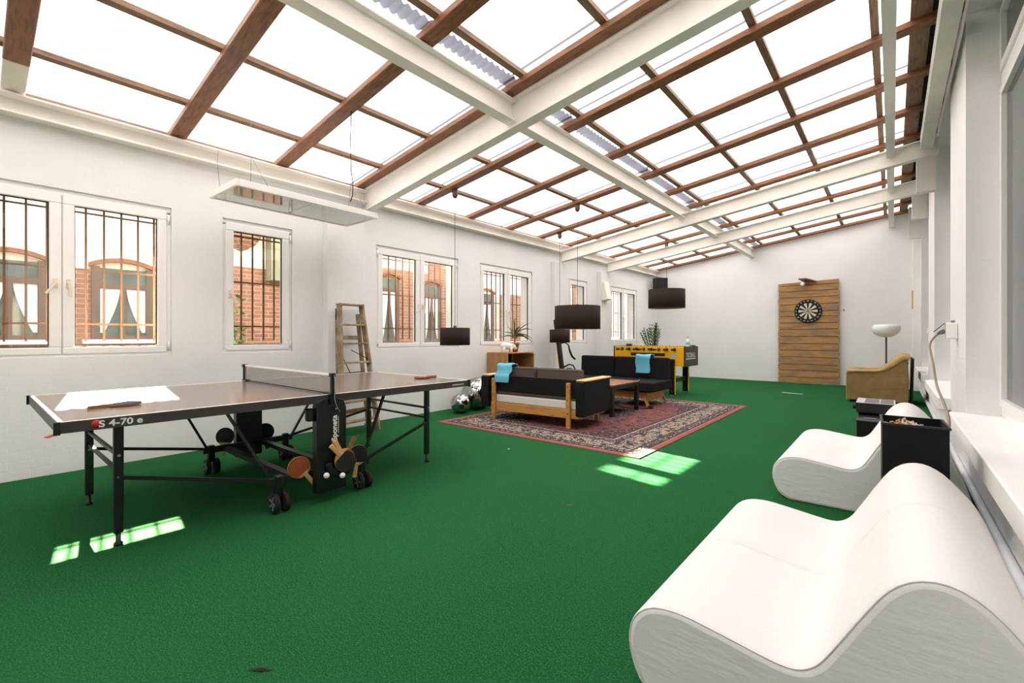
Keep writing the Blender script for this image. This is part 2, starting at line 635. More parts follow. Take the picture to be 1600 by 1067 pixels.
def catmull(pts, n=6, closed=False):
    out = []
    m = len(pts)
    rng = range(m if closed else m - 1)
    for i in rng:
        if closed:
            p = [Vector(pts[(i + k) % m]) for k in (-1, 0, 1, 2)]
        else:
            p = [Vector(pts[max(0, min(m - 1, i + k))]) for k in (-1, 0, 1, 2)]
        for s in range(n):
            t = s / n
            out.append(0.5 * ((2 * p[1]) + (p[2] - p[0]) * t + (2 * p[0] - 5 * p[1] + 4 * p[2] - p[3]) * t * t + (3 * p[1] - p[0] - 3 * p[2] + p[3]) * t ** 3))
    if not closed:
        out.append(Vector(pts[-1]))
    return out


# ================================================================== THE ROOM
XL, XR, YB, YF = -5.46, 0.46, 13.33, -3.0
SL = 0.138


def roof_z(x):                       # underside of the rafters
    return 3.10 + SL * (x - XL)


tag(B('floor', (XL - 0.1, YF - 0.1, -0.12), (XR + 0.4, YB + 0.1, 0.0), M['carpet']), kind='structure')

# ---- left wall with its window openings
WIN = [  # y0, y1, number of sashes, hinge/handle style
    (-0.25, 1.292, 2), (1.739, 2.472, 1), (3.615, 5.159, 2), (5.672, 7.164, 2), (8.48, 9.27, 1), (10.33, 11.96, 2)]
WZ0, WZ1 = 0.985, 2.435
WALLT = 0.30
wl = MB()
ys = [YF - 0.1] + [v for w in WIN for v in w[:2]] + [YB + 0.1]
for i in range(0, len(ys), 2):
    wl.box((XL - WALLT, ys[i], -0.1), (XL, ys[i + 1], 3.10))
for (y0, y1, n) in WIN:
    wl.box((XL - WALLT, y0, -0.1), (XL, y1, WZ0))
    wl.box((XL - WALLT, y0, WZ1), (XL, y1, 3.10))
wall_left = tag(wl.build('wall_left', M['wall']), kind='structure')
for (y0, y1, p) in ((2.85, 3.36, 0.12), (7.78, 8.28, 0.12), (9.72, 10.22, 0.12)):
    MB().box((XL - 0.02, y0, -0.02), (XL + p, y1, 2.72 if y0 > 5 else 2.80)).build('pilaster', M['wall'], wall_left, None, 0.006, 1)

# ---- back wall follows the roof slope
wb = MB()
wb.prism([(XL - 0.3, -0.1), (XR + 0.4, -0.1), (XR + 0.4, roof_z(XR) + 0.4), (XR + 0.1, roof_z(XR) + 0.05), (XL - 0.3, roof_z(XL) - 0.0)], 'y', YB, YB + 0.3)
wall_back = tag(wb.build('wall_back', M['wall']), kind='structure')
wf = MB()
wf.prism([(XL - 0.3, -0.1), (XR + 0.4, -0.1), (XR + 0.4, roof_z(XR) + 0.4), (XL - 0.3, roof_z(XL))], 'y', YF - 0.3, YF)
tag(wf.build('wall_front', M['wall']), kind='structure')

# ---- right wall: piers, tall window bays, sills
BAYS = [(-1.6, 0.6), (2.3, 5.23), (6.5, 8.85), (10.2, 12.6)]
SILLZ, BAYTOP, WX = 0.54, 3.80, 0.69
wr = MB()
ys = [YF - 0.1] + [v for b in BAYS for v in b] + [YB + 0.1]
for i in range(0, len(ys), 2):
    wr.box((XR, ys[i], -0.1), (XR + 0.42, ys[i + 1], 4.4))
for (y0, y1) in BAYS:
    wr.box((XR, y0, -0.1), (XR + 0.42, y1, SILLZ - 0.12))
    wr.box((XR, y0, BAYTOP), (XR + 0.42, y1, 4.4))
wall_right = tag(wr.build('wall_right', M['wall']), kind='structure')
for (y0, y1) in BAYS:
    MB().box((XR - 0.10, y0 - 0.05, SILLZ - 0.13), (WX + 0.02, y1 + 0.05 if y1 < 12 else y1, SILLZ)).build('sill', M['plaster'], wall_right, None, 0.012, 2)
MB().box((XR - 0.12, 12.95, -0.02), (XR + 0.02, YB + 0.02, 3.75)).build('corner_post', M['plaster'], wall_right)

for i, (y0, y1) in enumerate(BAYS):
    w = empty('window_%d' % (7 + i), (WX, (y0 + y1) / 2, SILLZ), kind='structure')
    L, H = (y1 - y0) / 2, BAYTOP - SILLZ
    fr = MB()
    fr.box((-0.03, -L, 0), (0.05, L, 0.09)).box((-0.03, -L, H - 0.09), (0.05, L, H))
    fr.box((-0.03, -L, 0.09), (0.05, -L + 0.09, H - 0.09)).box((-0.03, L - 0.09, 0.09), (0.05, L, H - 0.09))
    fr.box((-0.035, -L + 0.09, 2.55), (0.05, L - 0.09, 2.68))
    nm = 2 if L > 1.2 else 1
    fr.box((-0.03, -0.05, 0.09), (0.05, 0.05, H - 0.09))
    fr.build('frame', M['upvc'], w, None, 0.006, 1)
    for (a, b) in ((-L + 0.09, -0.05), (0.05, L - 0.09)):
        for (c, d) in ((0.09, 2.55), (2.68, H - 0.09)):
            s = MB()
            s.box((-0.05, a, c), (0.0, b, c + 0.06)).box((-0.05, a, d - 0.06), (0.0, b, d))
            s.box((-0.05, a, c + 0.06), (0.0, a + 0.06, d - 0.06)).box((-0.05, b - 0.06, c + 0.06), (0.0, b, d - 0.06))
            so = s.build('sash', M['upvc'], w)
            MB().box((-0.02, a + 0.06, c + 0.06), (-0.012, b - 0.06, d - 0.06)).build('pane', M['darkglass'], so)

# ---- windows of the left wall
for wi, (y0, y1, n) in enumerate(WIN):
    w = empty('window_%d' % (wi + 1), (XL, (y0 + y1) / 2, WZ0), kind='structure')
    L, H = (y1 - y0) / 2, WZ1 - WZ0
    fr = MB()
    fw = 0.045
    fr.box((-0.10, -L, 0), (-0.025, L, fw)).box((-0.10, -L, H - fw - 0.02), (-0.025, L, H))
    fr.box((-0.10, -L, fw), (-0.025, -L + fw, H - fw)).box((-0.10, L - fw, fw), (-0.025, L, H - fw))
    if n == 2:
        fr.box((-0.10, -0.022, fw), (-0.03, 0.022, H - fw))
    fr.build('frame', M['upvc'], w, None, 0.004, 1)
    B('reveal_sill', (-0.30, -L, -0.02), (-0.10, L, 0.02), M['upvc'], w)
    spans = [(-L + 0.035, -0.004), (0.004, L - 0.035)] if n == 2 else [(-L + 0.035, L - 0.035)]
    for k, (a, b) in enumerate(spans):
        sw = 0.075
        z0, z1 = 0.03, H - 0.04
        s = MB()
        s.box((-0.085, a, z0), (-0.008, b, z0 + sw - 0.015)).box((-0.085, a, z1 - sw - 0.01), (-0.008, b, z1))
        s.box((-0.085, a, z0 + sw - 0.015), (-0.008, a + sw, z1 - sw - 0.01)).box((-0.085, b - sw, z0 + sw - 0.015), (-0.008, b, z1 - sw - 0.01))
        so = s.build('sash', M['upvc'], w, None, 0.006, 1)
        bead = MB()
        for (ya, yb, za, zb) in ((a + sw, b - sw, z0 + sw - 0.015, z0 + sw - 0.008), (a + sw, b - sw, z1 - sw - 0.017, z1 - sw - 0.01), (a + sw, a + sw + 0.006, z0 + sw, z1 - sw), (b - sw - 0.006, b - sw, z0 + sw, z1 - sw)):
            bead.box((-0.05, ya, za), (-0.03, yb, zb))
        bead.build('gasket', M['rubber'], so)
        MB().box((-0.052, a + sw, z0 + sw - 0.015), (-0.046, b - sw, z1 - sw - 0.01)).build('pane', M['glass'], so)
        hy = (b - 0.035) if (n == 2 and k == 0) else (a + 0.035)
        hd = MB()
        hd.box((-0.008, hy - 0.014, 0.60), (0.004, hy + 0.014, 0.68))
        tilt = 0.10 if (n == 2 and k == 1) else (-0.55 if n == 2 else 0.5)
        hd.bar((0.03, hy, 0.645), (0.03, hy + math.sin(tilt) * 0.12, 0.645 - math.cos(tilt) * 0.12), 0.018, 0.018, (1, 0, 0))
        hd.tube([(0.0, hy, 0.645), (0.035, hy, 0.645)], 0.010, 8)
        hd.build('handle', M['handle'], so, None, 0.003, 1)
        hg = MB()
        hb = (a - 0.012) if (n == 2 and k == 0) else (b + 0.012)
        for zz in (z0 + 0.06, z1 - 0.08):
            hg.tube([(-0.006, hb, zz - 0.045), (-0.006, hb, zz + 0.045)], 0.008, 8)
        hg.build('hinge', M['upvc'], so)

# ---- iron grilles outside the left windows
GL = ['rusty iron bar grille outside the large window at far left', 'rusty iron bar grille outside the single window above the net',
      'rusty iron bar grille outside the double window behind the ladder', 'rusty iron bar grille outside the double window behind the potted plant',
      'rusty iron bar grille outside the narrow window behind the big lampshade', 'rusty iron bar grille outside the farthest double window']
for wi, (y0, y1, n) in enumerate(WIN):
    g = tag(empty('window_grille', (XL - 0.36, (y0 + y1) / 2, WZ0), 0), GL[wi], 'grille', 'window grilles')
    L, H = (y1 - y0) / 2, WZ1 - WZ0
    nb = max(4, round((y1 - y0) / 0.125))
    vb = None
    for k in range(nb):
        yy = -L + (k + 0.5) * 2 * L / nb
        if vb is None:
            vb = MB().bar((0, 0, 0.14), (0, 0, H + 0.10), 0.016, 0.016, (1, 0, 0)).build('bar', M['rust'], g)
            vb.location = (0, yy, 0)
        else:
            c = vb.copy(); COL.objects.link(c); c.location = (0, yy, 0)
    for zz in (0.30, 0.81, 1.34):
        MB().bar((0.009, -L - 0.09, zz), (0.009, L + 0.09, zz), 0.008, 0.018).build('cross_bar', M['rust'], g)
    an = None
    for zz in (0.30, 0.81, 1.34):
        for yy in (-L - 0.08, L + 0.08):
            if an is None:
                an = MB().box((0.0, -0.008, -0.008), (0.065, 0.008, 0.008)).build('anchor', M['rust'], g)
                c = an
            else:
                c = an.copy(); COL.objects.link(c)
            c.location = (0, yy, zz)

# ---- skirting is absent; thin coat edge of the carpet against the wall stays geometry-free

# ---- roof: sheets, battens, rafters, steel
ceiling = empty('ceiling', (0, 0, 0), kind='structure')
SLOPE = math.atan(SL)


def slope_pt(x, y, up):
    return (x, y, roof_z(x) + up)


RY = [-2.80, -1.79, -0.78, 0.16, 1.25, 2.24, 3.25, 4.24, 5.28, 6.30, 7.27, 8.29, 9.30, 10.25, 11.30, 12.33, 13.17]
for i, y in enumerate(RY):
    m = MB()
    xs = [-5.62, -4.93, XR] if i == 3 else [-5.62, XR]
    for k in range(len(xs) - 1):
        mi = 1 if (i == 3 and k == 0) else 0
        a, b = xs[k], xs[k + 1]
        vs_ = []
        for x in (a, b):
            for (yy, up) in ((y, 0), (y + 0.14, 0), (y + 0.14, 0.06), (y, 0.06)):
                vs_.append(slope_pt(x, yy, up))
        m.add(vs_, [(0, 1, 2, 3), (7, 6, 5, 4), (0, 4, 5, 1), (1, 5, 6, 2), (2, 6, 7, 3), (3, 7, 4, 0)], mi)
    m.build('rafter', [M['rafter'], M['paintwood']], ceiling, None, 0.006, 1)
for x in (-5.55, -4.85, -3.96, -2.61, -1.77, -0.907, -0.12):
    m = MB()
    vs_ = []
    for y in (YF, YB):
        for (dx, up) in ((-0.03, 0.06), (0.03, 0.06), (0.03, 0.10), (-0.03, 0.10)):
            vs_.append((x + dx, y, roof_z(x + dx) + up))
    m.add(vs_, [(0, 1, 2, 3), (7, 6, 5, 4), (0, 4, 5, 1), (1, 5, 6, 2), (2, 6, 7, 3), (3, 7, 4, 0)])
    m.build('batten', M['batten'], ceiling)


def sheet(x0, x1, y0, y1, up):
    m = MB()
    n = int(round((y1 - y0) / 0.0095))
    xs = [x0 + (x1 - x0) * k / 3 for k in range(4)]
    vs_, fs = [], []
    for j in range(n + 1):
        y = y0 + (y1 - y0) * j / n
        w = 0.013 * math.sin(2 * PI * y / 0.076)
        for x in xs:
            vs_.append((x, y, roof_z(x) + up + w))
    for j in range(n):
        for k in range(3):
            a = j * 4 + k
            fs.append((a, a + 1, a + 5, a + 4))
    m.add(vs_, fs, 0, True)
    return m.build('roof_sheet', M['roof'], ceiling, fix=False)


for i in range(len(RY)):
    ya = RY[i] + 0.03 if i else YF - 0.25
    yb = RY[i + 1] + 0.055 if i + 1 < len(RY) else YB + 0.3
    lo = -7.49 if yb < 2.4 else -5.75  # long sheets: unseen overhang added to cut off sun at the first windows
    sheet(lo, -2.72, ya, yb, 0.118)
    sheet(-2.90, 0.14, ya, yb, 0.150)
# opaque strip where the roof meets the main building
fl = MB()
vs_ = []
for y in (YF - 0.25, YB + 0.3):
    for (x, up) in ((0.12, 0.20), (0.9, 0.30), (0.9, 0.33), (0.12, 0.23)):
        vs_.append((x, y, roof_z(x) + up))
fl.add(vs_, [(0, 1, 2, 3), (7, 6, 5, 4), (0, 4, 5, 1), (1, 5, 6, 2), (2, 6, 7, 3), (3, 7, 4, 0)])
fl.build('flashing', M['flash'], ceiling)
MB().box((0.12, YF, roof_z(0.12) + 0.06), (0.26, YB, roof_z(0.12) + 0.20)).build('fascia_board', M['batten'], ceiling)


def ibeam_y(name, x, z0, z1, w, y0, y1, parent, mat):
    t = 0.012
    m = MB()
    m.box((x - w / 2, y0, z0), (x + w / 2, y1, z0 + t)).box((x - w / 2, y0, z1 - t), (x + w / 2, y1, z1)).box((x - 0.006, y0, z0 + t), (x + 0.006, y1, z1 - t))
    return m.build(name, mat, parent)


def girder(y, off, depth, x0, x1):
    m = MB()
    w, t = 0.12, 0.014
    for (ya, yb, ua, ub) in ((y - w / 2, y + w / 2, -off - depth, -off - depth + t), (y - w / 2, y + w / 2, -off - t, -off), (y - 0.007, y + 0.007, -off - depth + t, -off - t)):
        vs_ = []
        for x in (x0, x1):
            for (yy, up) in ((ya, ua), (yb, ua), (yb, ub), (ya, ub)):
                vs_.append(slope_pt(x, yy, up))
        m.add(vs_, [(0, 1, 2, 3), (7, 6, 5, 4), (0, 4, 5, 1), (1, 5, 6, 2), (2, 6, 7, 3), (3, 7, 4, 0)])
    return m.build('girder', M['steel'], ceiling)


girder(-1.2, 0.0, 0.29, XL, XR)
girder(3.42, 0.0, 0.29, XL + 0.02, XR)
girder(8.08, 0.15, 0.23, XL + 0.1, XR)
girder(10.08, 0.15, 0.23, XL + 0.1, XR)
# eave channel on the left wall, centre beam, right beam
m = MB()
m.box((XL, YF, 2.94), (XL + 0.13, YB, 2.955)).box((XL, YF, 3.085), (XL + 0.13, YB, 3.10)).box((XL, YF, 2.955), (XL + 0.016, YB, 3.085))
m.build('eave_beam', M['steel'], ceiling)
for y0, y1 in ((YF, -1.21), (-1.19, 3.41), (3.43, YB)):
    ibeam_y('centre_beam', -2.85, 3.245, 3.455, 0.12, y0, y1, ceiling, M['steel'])
for y0, y1 in ((YF, -1.21), (-1.19, 3.41), (3.43, 8.07), (8.09, 10.07), (10.09, YB)):
    ibeam_y('right_beam', -0.02, roof_z(-0.02) - 0.24, roof_z(-0.02) - 0.0, 0.09, y0, y1, ceiling, M['steel'])
MB().box((0.28, YF, 3.60), (0.40, 8.0, 3.78)).build('wall_plank', M['paintwood'], ceiling)
for y in (8.6, 10.55, 12.6):
    MB().box((0.26, y, 3.2), (0.46, y + 0.14, 3.86)).build('post', M['steel'], ceiling)

# ================================================================== OUTSIDE
tag(B('courtyard_ground', (-14, -8, -0.4), (XL - 0.3, 22, -0.3), M['ground']), kind='structure')
FX = -9.0
bld = tag(empty('brick_building', (FX, 3, -0.3)), 'orange brick building with arched windows across the courtyard', 'building')


def ext(name, y0, y1, z0, z1, x0, x1, mat):
    return MB().box((x0, y0 - 3, z0 + 0.3), (x1, y1 - 3, z1 + 0.3)).build(name, mat, bld)


ext('wall', -7, 2.3, -0.3, 2.15, -0.4, 0, M['brick'])  # wall tops, out of view, are stepped to shape the indoor sun patches
ext('wall', -7, 1.06, 2.15, 5.0, -0.4, -0.02, M['glare_white'])
ext('wall', 1.06, 2.1, 2.15, 3.02, -0.4, -0.02, M['glare_white'])
ext('wall', 2.3, 3.55, -0.3, 2.42, -0.4, 0, M['brick2'])
ext('wall', 2.1, 4.62, 2.42, 5.0, -0.4, -0.02, M['glare_white'])
ext('wall', 3.55, 4.62, -0.3, 2.42, -0.4, 0.0, M['brick2'])
ext('cladding', 3.58, 3.95, 2.2, 3.4, 0.0, 0.25, M['greygreen'])
ext('wall', 4.62, 5.75, -0.3, 3.95, -0.4, 0, M['brick'])
ext('wall', 5.75, 6.9, -0.3, 2.75, -0.4, 0, M['brick'])
ext('wall', 5.75, 7.5, 2.75, 5.0, -0.4, -0.02, M['glare_white'])
ext('wall', 6.9, 9.0, -0.3, 2.75, -0.4, 0, M['brick2'])
ext('wall', 7.5, 9.0, 2.75, 5.0, -0.4, 0, M['brick2'])
ext('wall', 9.0, 22, -0.3, 5.0, -0.4, 0, M['glare_white'])
ext('wall', 10.2, 11.2, -0.3, 2.4, 0, 0.3, M['brick'])
ext('wall', 14.2, 16.0, -0.3, 3.2, 0, 0.3, M['brick'])
# brick corbel seen through the single window
m = MB()
m.lathe([(0.02, -0.55), (0.10, -0.52), (0.24, -0.42), (0.33, -0.27), (0.37, -0.1), (0.37, 0.4)], (0.0, 0.15, 3.55), 24)
m.build('corbel', M['brick2'], bld)


def ext_window(yc, w, z0, z1):
    y = yc - 3
    a = z0 + 0.3
    b = z1 + 0.3
    h = w / 2
    f = MB()
    f.box((0.0, y - h, a), (0.05, y - h + 0.09, b - 0.1)).box((0.0, y + h - 0.09, a), (0.05, y + h, b - 0.1))
    f.box((0.0, y - h + 0.09, a), (0.049, y + h - 0.09, a + 0.06)).box((0.0, y - h + 0.09, b - 0.42), (0.049, y + h - 0.09, b - 0.34)).box((0.0, y - 0.03, a + 0.06), (0.049, y + 0.03, b - 0.42))
    fo = f.build('window', M['extframe'], bld)
    MB().box((0.005, y - h + 0.09, a + 0.06), (0.02, y + h - 0.09, b - 0.42)).build('pane', M['extglass'], fo)
    MB().box((0.0, y - h + 0.09, b - 0.34), (0.03, y + h - 0.09, b - 0.12)).build('fanlight', M['extglass'], fo)
    n = 14
    arc = MB()
    po, pi_ = [], []
    for k in range(n + 1):
        u = -1 + 2 * k / n
        zz = b - 0.1 + 0.10 * (1 - u * u)
        po.append((y + u * (h + 0.03), zz + 0.045))
        pi_.append((y + u * (h + 0.03), zz - 0.015))
    arc.prism(po + pi_[::-1], 'x', -0.01, 0.07)
    arc.build('arch', M['arch'], bld)
    for s in (-1, 1):
        c = MB()
        pts = []
        for k in range(9):
            t = k / 8
            inner = h * (0.10 + 0.52 * t ** 1.5)
            pts.append((y + s * inner, b - 0.42 - (b - 0.42 - a - 0.1) * t))
        poly = pts + [(y + s * (h - 0.095), a + 0.1), (y + s * (h - 0.095), b - 0.425)]
        c.prism(poly, 'x', 0.021, 0.03)
        c.build('curtain', M['curtain'], fo)
    MB().box((0.0, y - h - 0.1, a - 0.06), (0.16, y + h + 0.1, a)).build('sill', M['white'], bld)


for yc, w in ((0.35, 0.72), (1.52, 0.72), (-0.9, 0.72)):
    ext_window(yc, w, 1.12, 2.30)
ext_window(6.28, 0.55, 1.0, 2.62)
ext_window(7.55, 0.6, 1.0, 2.55)
ext_window(9.6, 0.6, 1.0, 2.5)
# climbing plant below the single window (many small leaves)
m = MB()
for k in range(420):
    u = random.random()
    y = 2.75 + random.gauss(0.0, 0.16) + 0.15 * (1 - u)
    z = 0.3 + u * 1.55
    x = -8.55 + random.gauss(0, 0.12)
    if random.random() < u * 0.75 and abs(y - 2.75) > 0.12:
        continue
    r = random.uniform(0.035, 0.07)
    rot = Euler((random.uniform(-1, 1), random.uniform(-1, 1), random.uniform(0, 6))).to_matrix()
    pts = [rot @ Vector(p) * r for p in ((0, -1, 0), (0.7, 0, 0.15), (0, 1.1, 0), (-0.7, 0, 0.15))]
    m.add([(p.x + x, p.y + y, p.z + z) for p in pts], [(0, 1, 2), (0, 2, 3)])
for k in range(5):
    m.tube([(-8.55, 2.75 + 0.05 * k - 0.1, -0.3), (-8.5, 2.7 + 0.06 * k, 0.6), (-8.55, 2.68 + 0.05 * k, 1.6)], 0.008, 5)
tag(m.build('climbing_plant', M['vine'], fix=False), 'leafy green climbing plant outside the single window', 'plant')


# ================================================================== TABLE TENNIS TABLE
TX, TY = -3.814, 1.646
tt = tag(empty('table_tennis_table', (TX, TY, 0)), 'dark grey table tennis table with net and wheeled black undercarriage', 'table')
for s in (-1, 1):
    ya, yb = (0.004, 1.37) if s > 0 else (-1.37, -0.004)
    top = B('tabletop', (-0.7625, ya, 0.738), (0.7625, yb, 0.760), M['tabletop'], tt)
    ln = MB()
    ln.box((-0.7625, ya, 0.7601), (-0.7425, yb, 0.7606)).box((0.7425, ya, 0.7601), (0.7625, yb, 0.7606))
    ye = yb - 0.02 if s > 0 else ya
    ln.box((-0.7425, ye, 0.7601), (0.7425, ye + 0.02, 0.7606))
    ln.build('line', M['line'], top)
    ap = MB()
    ap.box((-0.766, ya, 0.705), (-0.742, yb, 0.757)).box((0.742, ya, 0.705), (0.766, yb, 0.757))
    yo = 1.346 * s
    ap.box((-0.742, min(yo, yo + 0.028 * s), 0.705), (0.742, max(yo, yo + 0.028 * s), 0.757))
    ap.box((-0.742, min(0.03 * s, 0.05 * s), 0.705), (0.742, max(0.03 * s, 0.05 * s), 0.738))
    apo = ap.build('apron', M['apron'], tt)
    for sx in (-1, 1):
        MB().box((sx * 0.766 - 0.008, 1.374 * s - 0.012, 0.70), (sx * 0.766 + 0.008, 1.374 * s + 0.012, 0.762)).build('corner_cap', M['blackplastic'], apo)
    # outer legs with braces and stretchers
    ly = 1.103 * s
    for sx in (-1, 1):
        lx = 0.478 * sx
        lg = MB()
        lg.box((lx - 0.018, ly - 0.022, 0.07), (lx + 0.018, ly + 0.022, 0.706)).build('leg', M['black'], tt, None, 0.004, 1)
        MB().lathe([(0.0, 0.0), (0.022, 0.0), (0.022, 0.012), (0.012, 0.022), (0.012, 0.075), (0.0, 0.075)], (lx, ly, 0), 12).build('foot', M['blackplastic'], tt)
        MB().bar((lx + 0.026 * sx, ly, 0.385), (0.66 * sx, 0.36 * s, 0.215), 0.014, 0.022).build('stretcher', M['black'], tt)
        MB().bar((0.62 * sx, 0.35 * s, 0.22), (0.55 * sx, 0.60 * s, 0.71), 0.016, 0.022, (1, 0, 0)).build('strut', M['black'], tt)
    for zz in (0.505, 0.415):
        MB().bar((-0.478, ly, zz), (0.478, ly, zz), 0.018, 0.018).build('brace', M['black'], tt)
    bl = MB()
    for sx in (-1, 1):
        for zz in (0.505, 0.385):
            bl.tube([(0.478 * sx + 0.017, ly, zz), (0.478 * sx + 0.023, ly, zz)], 0.008, 8)
    bl.build('bolt', M['chrome'], tt)
# undercarriage: longitudinal rails, cross rails, twin castors, side pods
for sx in (-1, 1):
    MB().bar((0.655 * sx, -0.37, 0.20), (0.655 * sx, 0.37, 0.20), 0.03, 0.05).build('base_rail', M['black'], tt)
    for sy in (-1, 1):
        MB().box((0.655 * sx - 0.025, 0.31 * sy - 0.025, 0.10), (0.655 * sx + 0.025, 0.31 * sy + 0.025, 0.24)).build('castor_bracket', M['blackplastic'], tt, None, 0.006, 1)
        for dy in (-0.033, 0.033):
            mt = Matrix.Rotation(PI / 2, 4, 'X')
            cx_, cy_ = 0.655 * sx + 0.02, 0.31 * sy + dy
            w = MB()
            w.lathe([(0.0, -0.011), (0.03, -0.011), (0.034, -0.014), (0.064, -0.014), (0.064, 0.014), (0.034, 0.014), (0.03, 0.011), (0.0, 0.011)], (cx_, cy_, 0.064), 24, 0, mt)
            wo = w.build('wheel', M['rubber'], tt)
            yo_ = cy_ + 0.013 * (1 if dy > 0 else -1)
            for k in range(5):
                a = 2 * PI * k / 5
                MB().bar((cx_, yo_, 0.064), (cx_ + 0.045 * math.cos(a), yo_, 0.064 + 0.045 * math.sin(a)), 0.014, 0.008, (0, 1, 0)).build('spoke', M['greyplastic'], wo)
    # pod panel under the net post
    px = 0.735 * sx
    pts = [(-0.10, 0.08), (0.12, 0.08), (0.12, 0.66), (0.10, 0.715), (0.04, 0.733), (-0.06, 0.733), (-0.09, 0.715), (-0.10, 0.68)]
    pod = MB().prism(pts, 'x', px - 0.035, px + 0.035).build('pod', M['blackplastic'], tt, None, 0.006, 2)
    if sx > 0:
        mt = Matrix(((0, 0, 1, px + 0.0355), (0, 1, 0, 0), (1, 0, 0, 0), (0, 0, 0, 1)))
        # text runs upwards on the face that looks along +x
        mtx = Matrix.Translation((px + 0.036, 0.045, 0.428)) @ Matrix(((0, 0, 1, 0), (0, -1, 0, 0), (1, 0, 0, 0), (0, 0, 0, 1)))
        text_mesh('lettering', 'Sponeta', 0.056, M['print'], pod, mtx, 0.0012)
        MB().box((px + 0.0352, 0.056, 0.48), (px + 0.0359, 0.059, 0.60)).build('printed_line', M['print'], pod)
        MB().lathe([(0.0, 0.0), (0.026, 0.0), (0.026, 0.0012), (0.0, 0.0012)], (px + 0.0345, 0.028, 0.425), 20, 0, Matrix.Rotation(PI / 2, 4, 'Y')).build('red_dot', M['red'], pod)
        MB().lathe([(0.0, 0.0), (0.005, 0.0), (0.005, 0.0012), (0.0, 0.0012)], (px + 0.0352, 0.04, 0.655), 10, 0, Matrix.Rotation(PI / 2, 4, 'Y')).build('screw', M['print'], pod)
        # curved ball tube
        MB().tube([(px + 0.055, 0.07 + 0.095 * math.cos(a), 0.285 + 0.095 * math.sin(a)) for a in [PI * (1.02 + 0.96 * k / 12) for k in range(13)]], 0.022, 12).build('ball_tube', M['rubber'], pod)
    MB().box((px - 0.05, -0.15, 0.58), (px + 0.0, -0.095, 0.67)).build('release_knob', M['blackplastic'], pod, None, 0.015, 2)
for yy in (-0.19, 0.12):
    MB().bar((-0.655, yy, 0.19), (0.655, yy, 0.19), 0.05, 0.035).build('cross_rail', M['black'], tt)
# net posts and net
for sx in (-1, 1):
    x = 0.79 * sx
    pm = MB()
    pm.box((x - 0.012, -0.012, 0.69), (x + 0.012, 0.012, 0.905)).box((x - 0.09 * (sx > 0) - 0.012 * (sx < 0), -0.02, 0.7625), (x + 0.09 * (sx < 0) + 0.012 * (sx > 0), 0.02, 0.775))
    pm.box((x - 0.018, -0.018, 0.885), (x + 0.018, 0.018, 0.912))
    pm.build('net_post', M['blackplastic'], tt, None, 0.003, 1)
net = MB()
for k in range(16):
    z = 0.772 + k * 0.0082
    net.bar((-0.785, 0, z), (0.785, 0, z), 0.0018, 0.0032)
for k in range(120):
    x = -0.782 + k * 1.564 / 119
    net.bar((x, 0, 0.768), (x, 0, 0.897), 0.0022, 0.0014, (1, 0, 0))
neto = net.build('net', M['net'], tt, fix=False)
neto['kind'] = 'stuff'
MB().box((-0.785, -0.003, 0.893), (0.785, 0.003, 0.908)).build('net_band', M['line'], tt)
MB().box((-0.785, -0.002, 0.763), (0.785, 0.002, 0.770)).build('net_hem', M['rubber'], tt)
MB().tube([(0.806, 0.005, 0.90), (0.812, 0.012, 0.82), (0.808, 0.006, 0.74), (0.812, 0.02, 0.68), (0.815, 0.045, 0.635)], 0.003, 6).build('net_string', M['net'], tt)
# lettering on the long apron
mtx = Matrix.Translation((0.7665, -1.225, 0.717)) @ Matrix(((0, 0, 1, 0), (1, 0, 0, 0), (0, 1, 0, 0), (0, 0, 0, 1)))
text_mesh('lettering', 'S 4-70 e', 0.046, M['print'], tt, mtx, 0.0010, sx=1.15)
MB().lathe([(0.0, 0.0), (0.021, 0.0), (0.021, 0.0008), (0.0, 0.0008)], (0.7654, -1.232, 0.734), 20, 0, Matrix.Rotation(PI / 2, 4, 'Y')).build('red_dot', M['red'], tt)
MB().box((0.7662, 1.16, 0.726), (0.7668, 1.30, 0.732)).build('printed_line', M['print'], tt)
MB().bar((0.71, -1.355, 0.702), (0.725, -1.41, 0.690), 0.03, 0.006).build('release_tab', M['red'], tt, None, 0.003, 1)


# rackets and balls
def racket(loc, rot, label, rub, wood, rub2=None):
    """local: blade in the xy plane, handle towards -x"""
    e = empty('table_tennis_racket', loc, 0, label, 'racket', 'table tennis rackets')
    e.rotation_euler = rot.to_euler() if hasattr(rot, 'to_euler') else rot
    n = 28
    ring = [(0.0 + 0.078 * math.cos(2 * PI * k / n), 0.074 * math.sin(2 * PI * k / n)) for k in range(n)]
    MB().prism(ring, 'z', -0.003, 0.003).build('blade', wood, e)
    cut = [(max(x, -0.052), y) for (x, y) in [(p[0] * 0.985, p[1] * 0.985) for p in ring]]
    MB().prism(cut, 'z', 0.003, 0.0055).build('rubber', rub, e)
    MB().prism(cut, 'z', -0.0055, -0.003).build('rubber', rub2 or rub, e)
    MB().prism([(-0.055, -0.016), (-0.08, -0.014), (-0.165, -0.017), (-0.168, 0.0), (-0.165, 0.017), (-0.08, 0.014), (-0.055, 0.016)], 'z', -0.011, 0.011).build('handle', wood, e, None, 0.005, 2)
    return e


def rmat(xdir, normal):
    x = Vector(xdir).normalized()
    z = Vector(normal)
    z = (z - x * z.dot(x)).normalized()
    y = z.cross(x)
    return Matrix((x, y, z)).transposed()


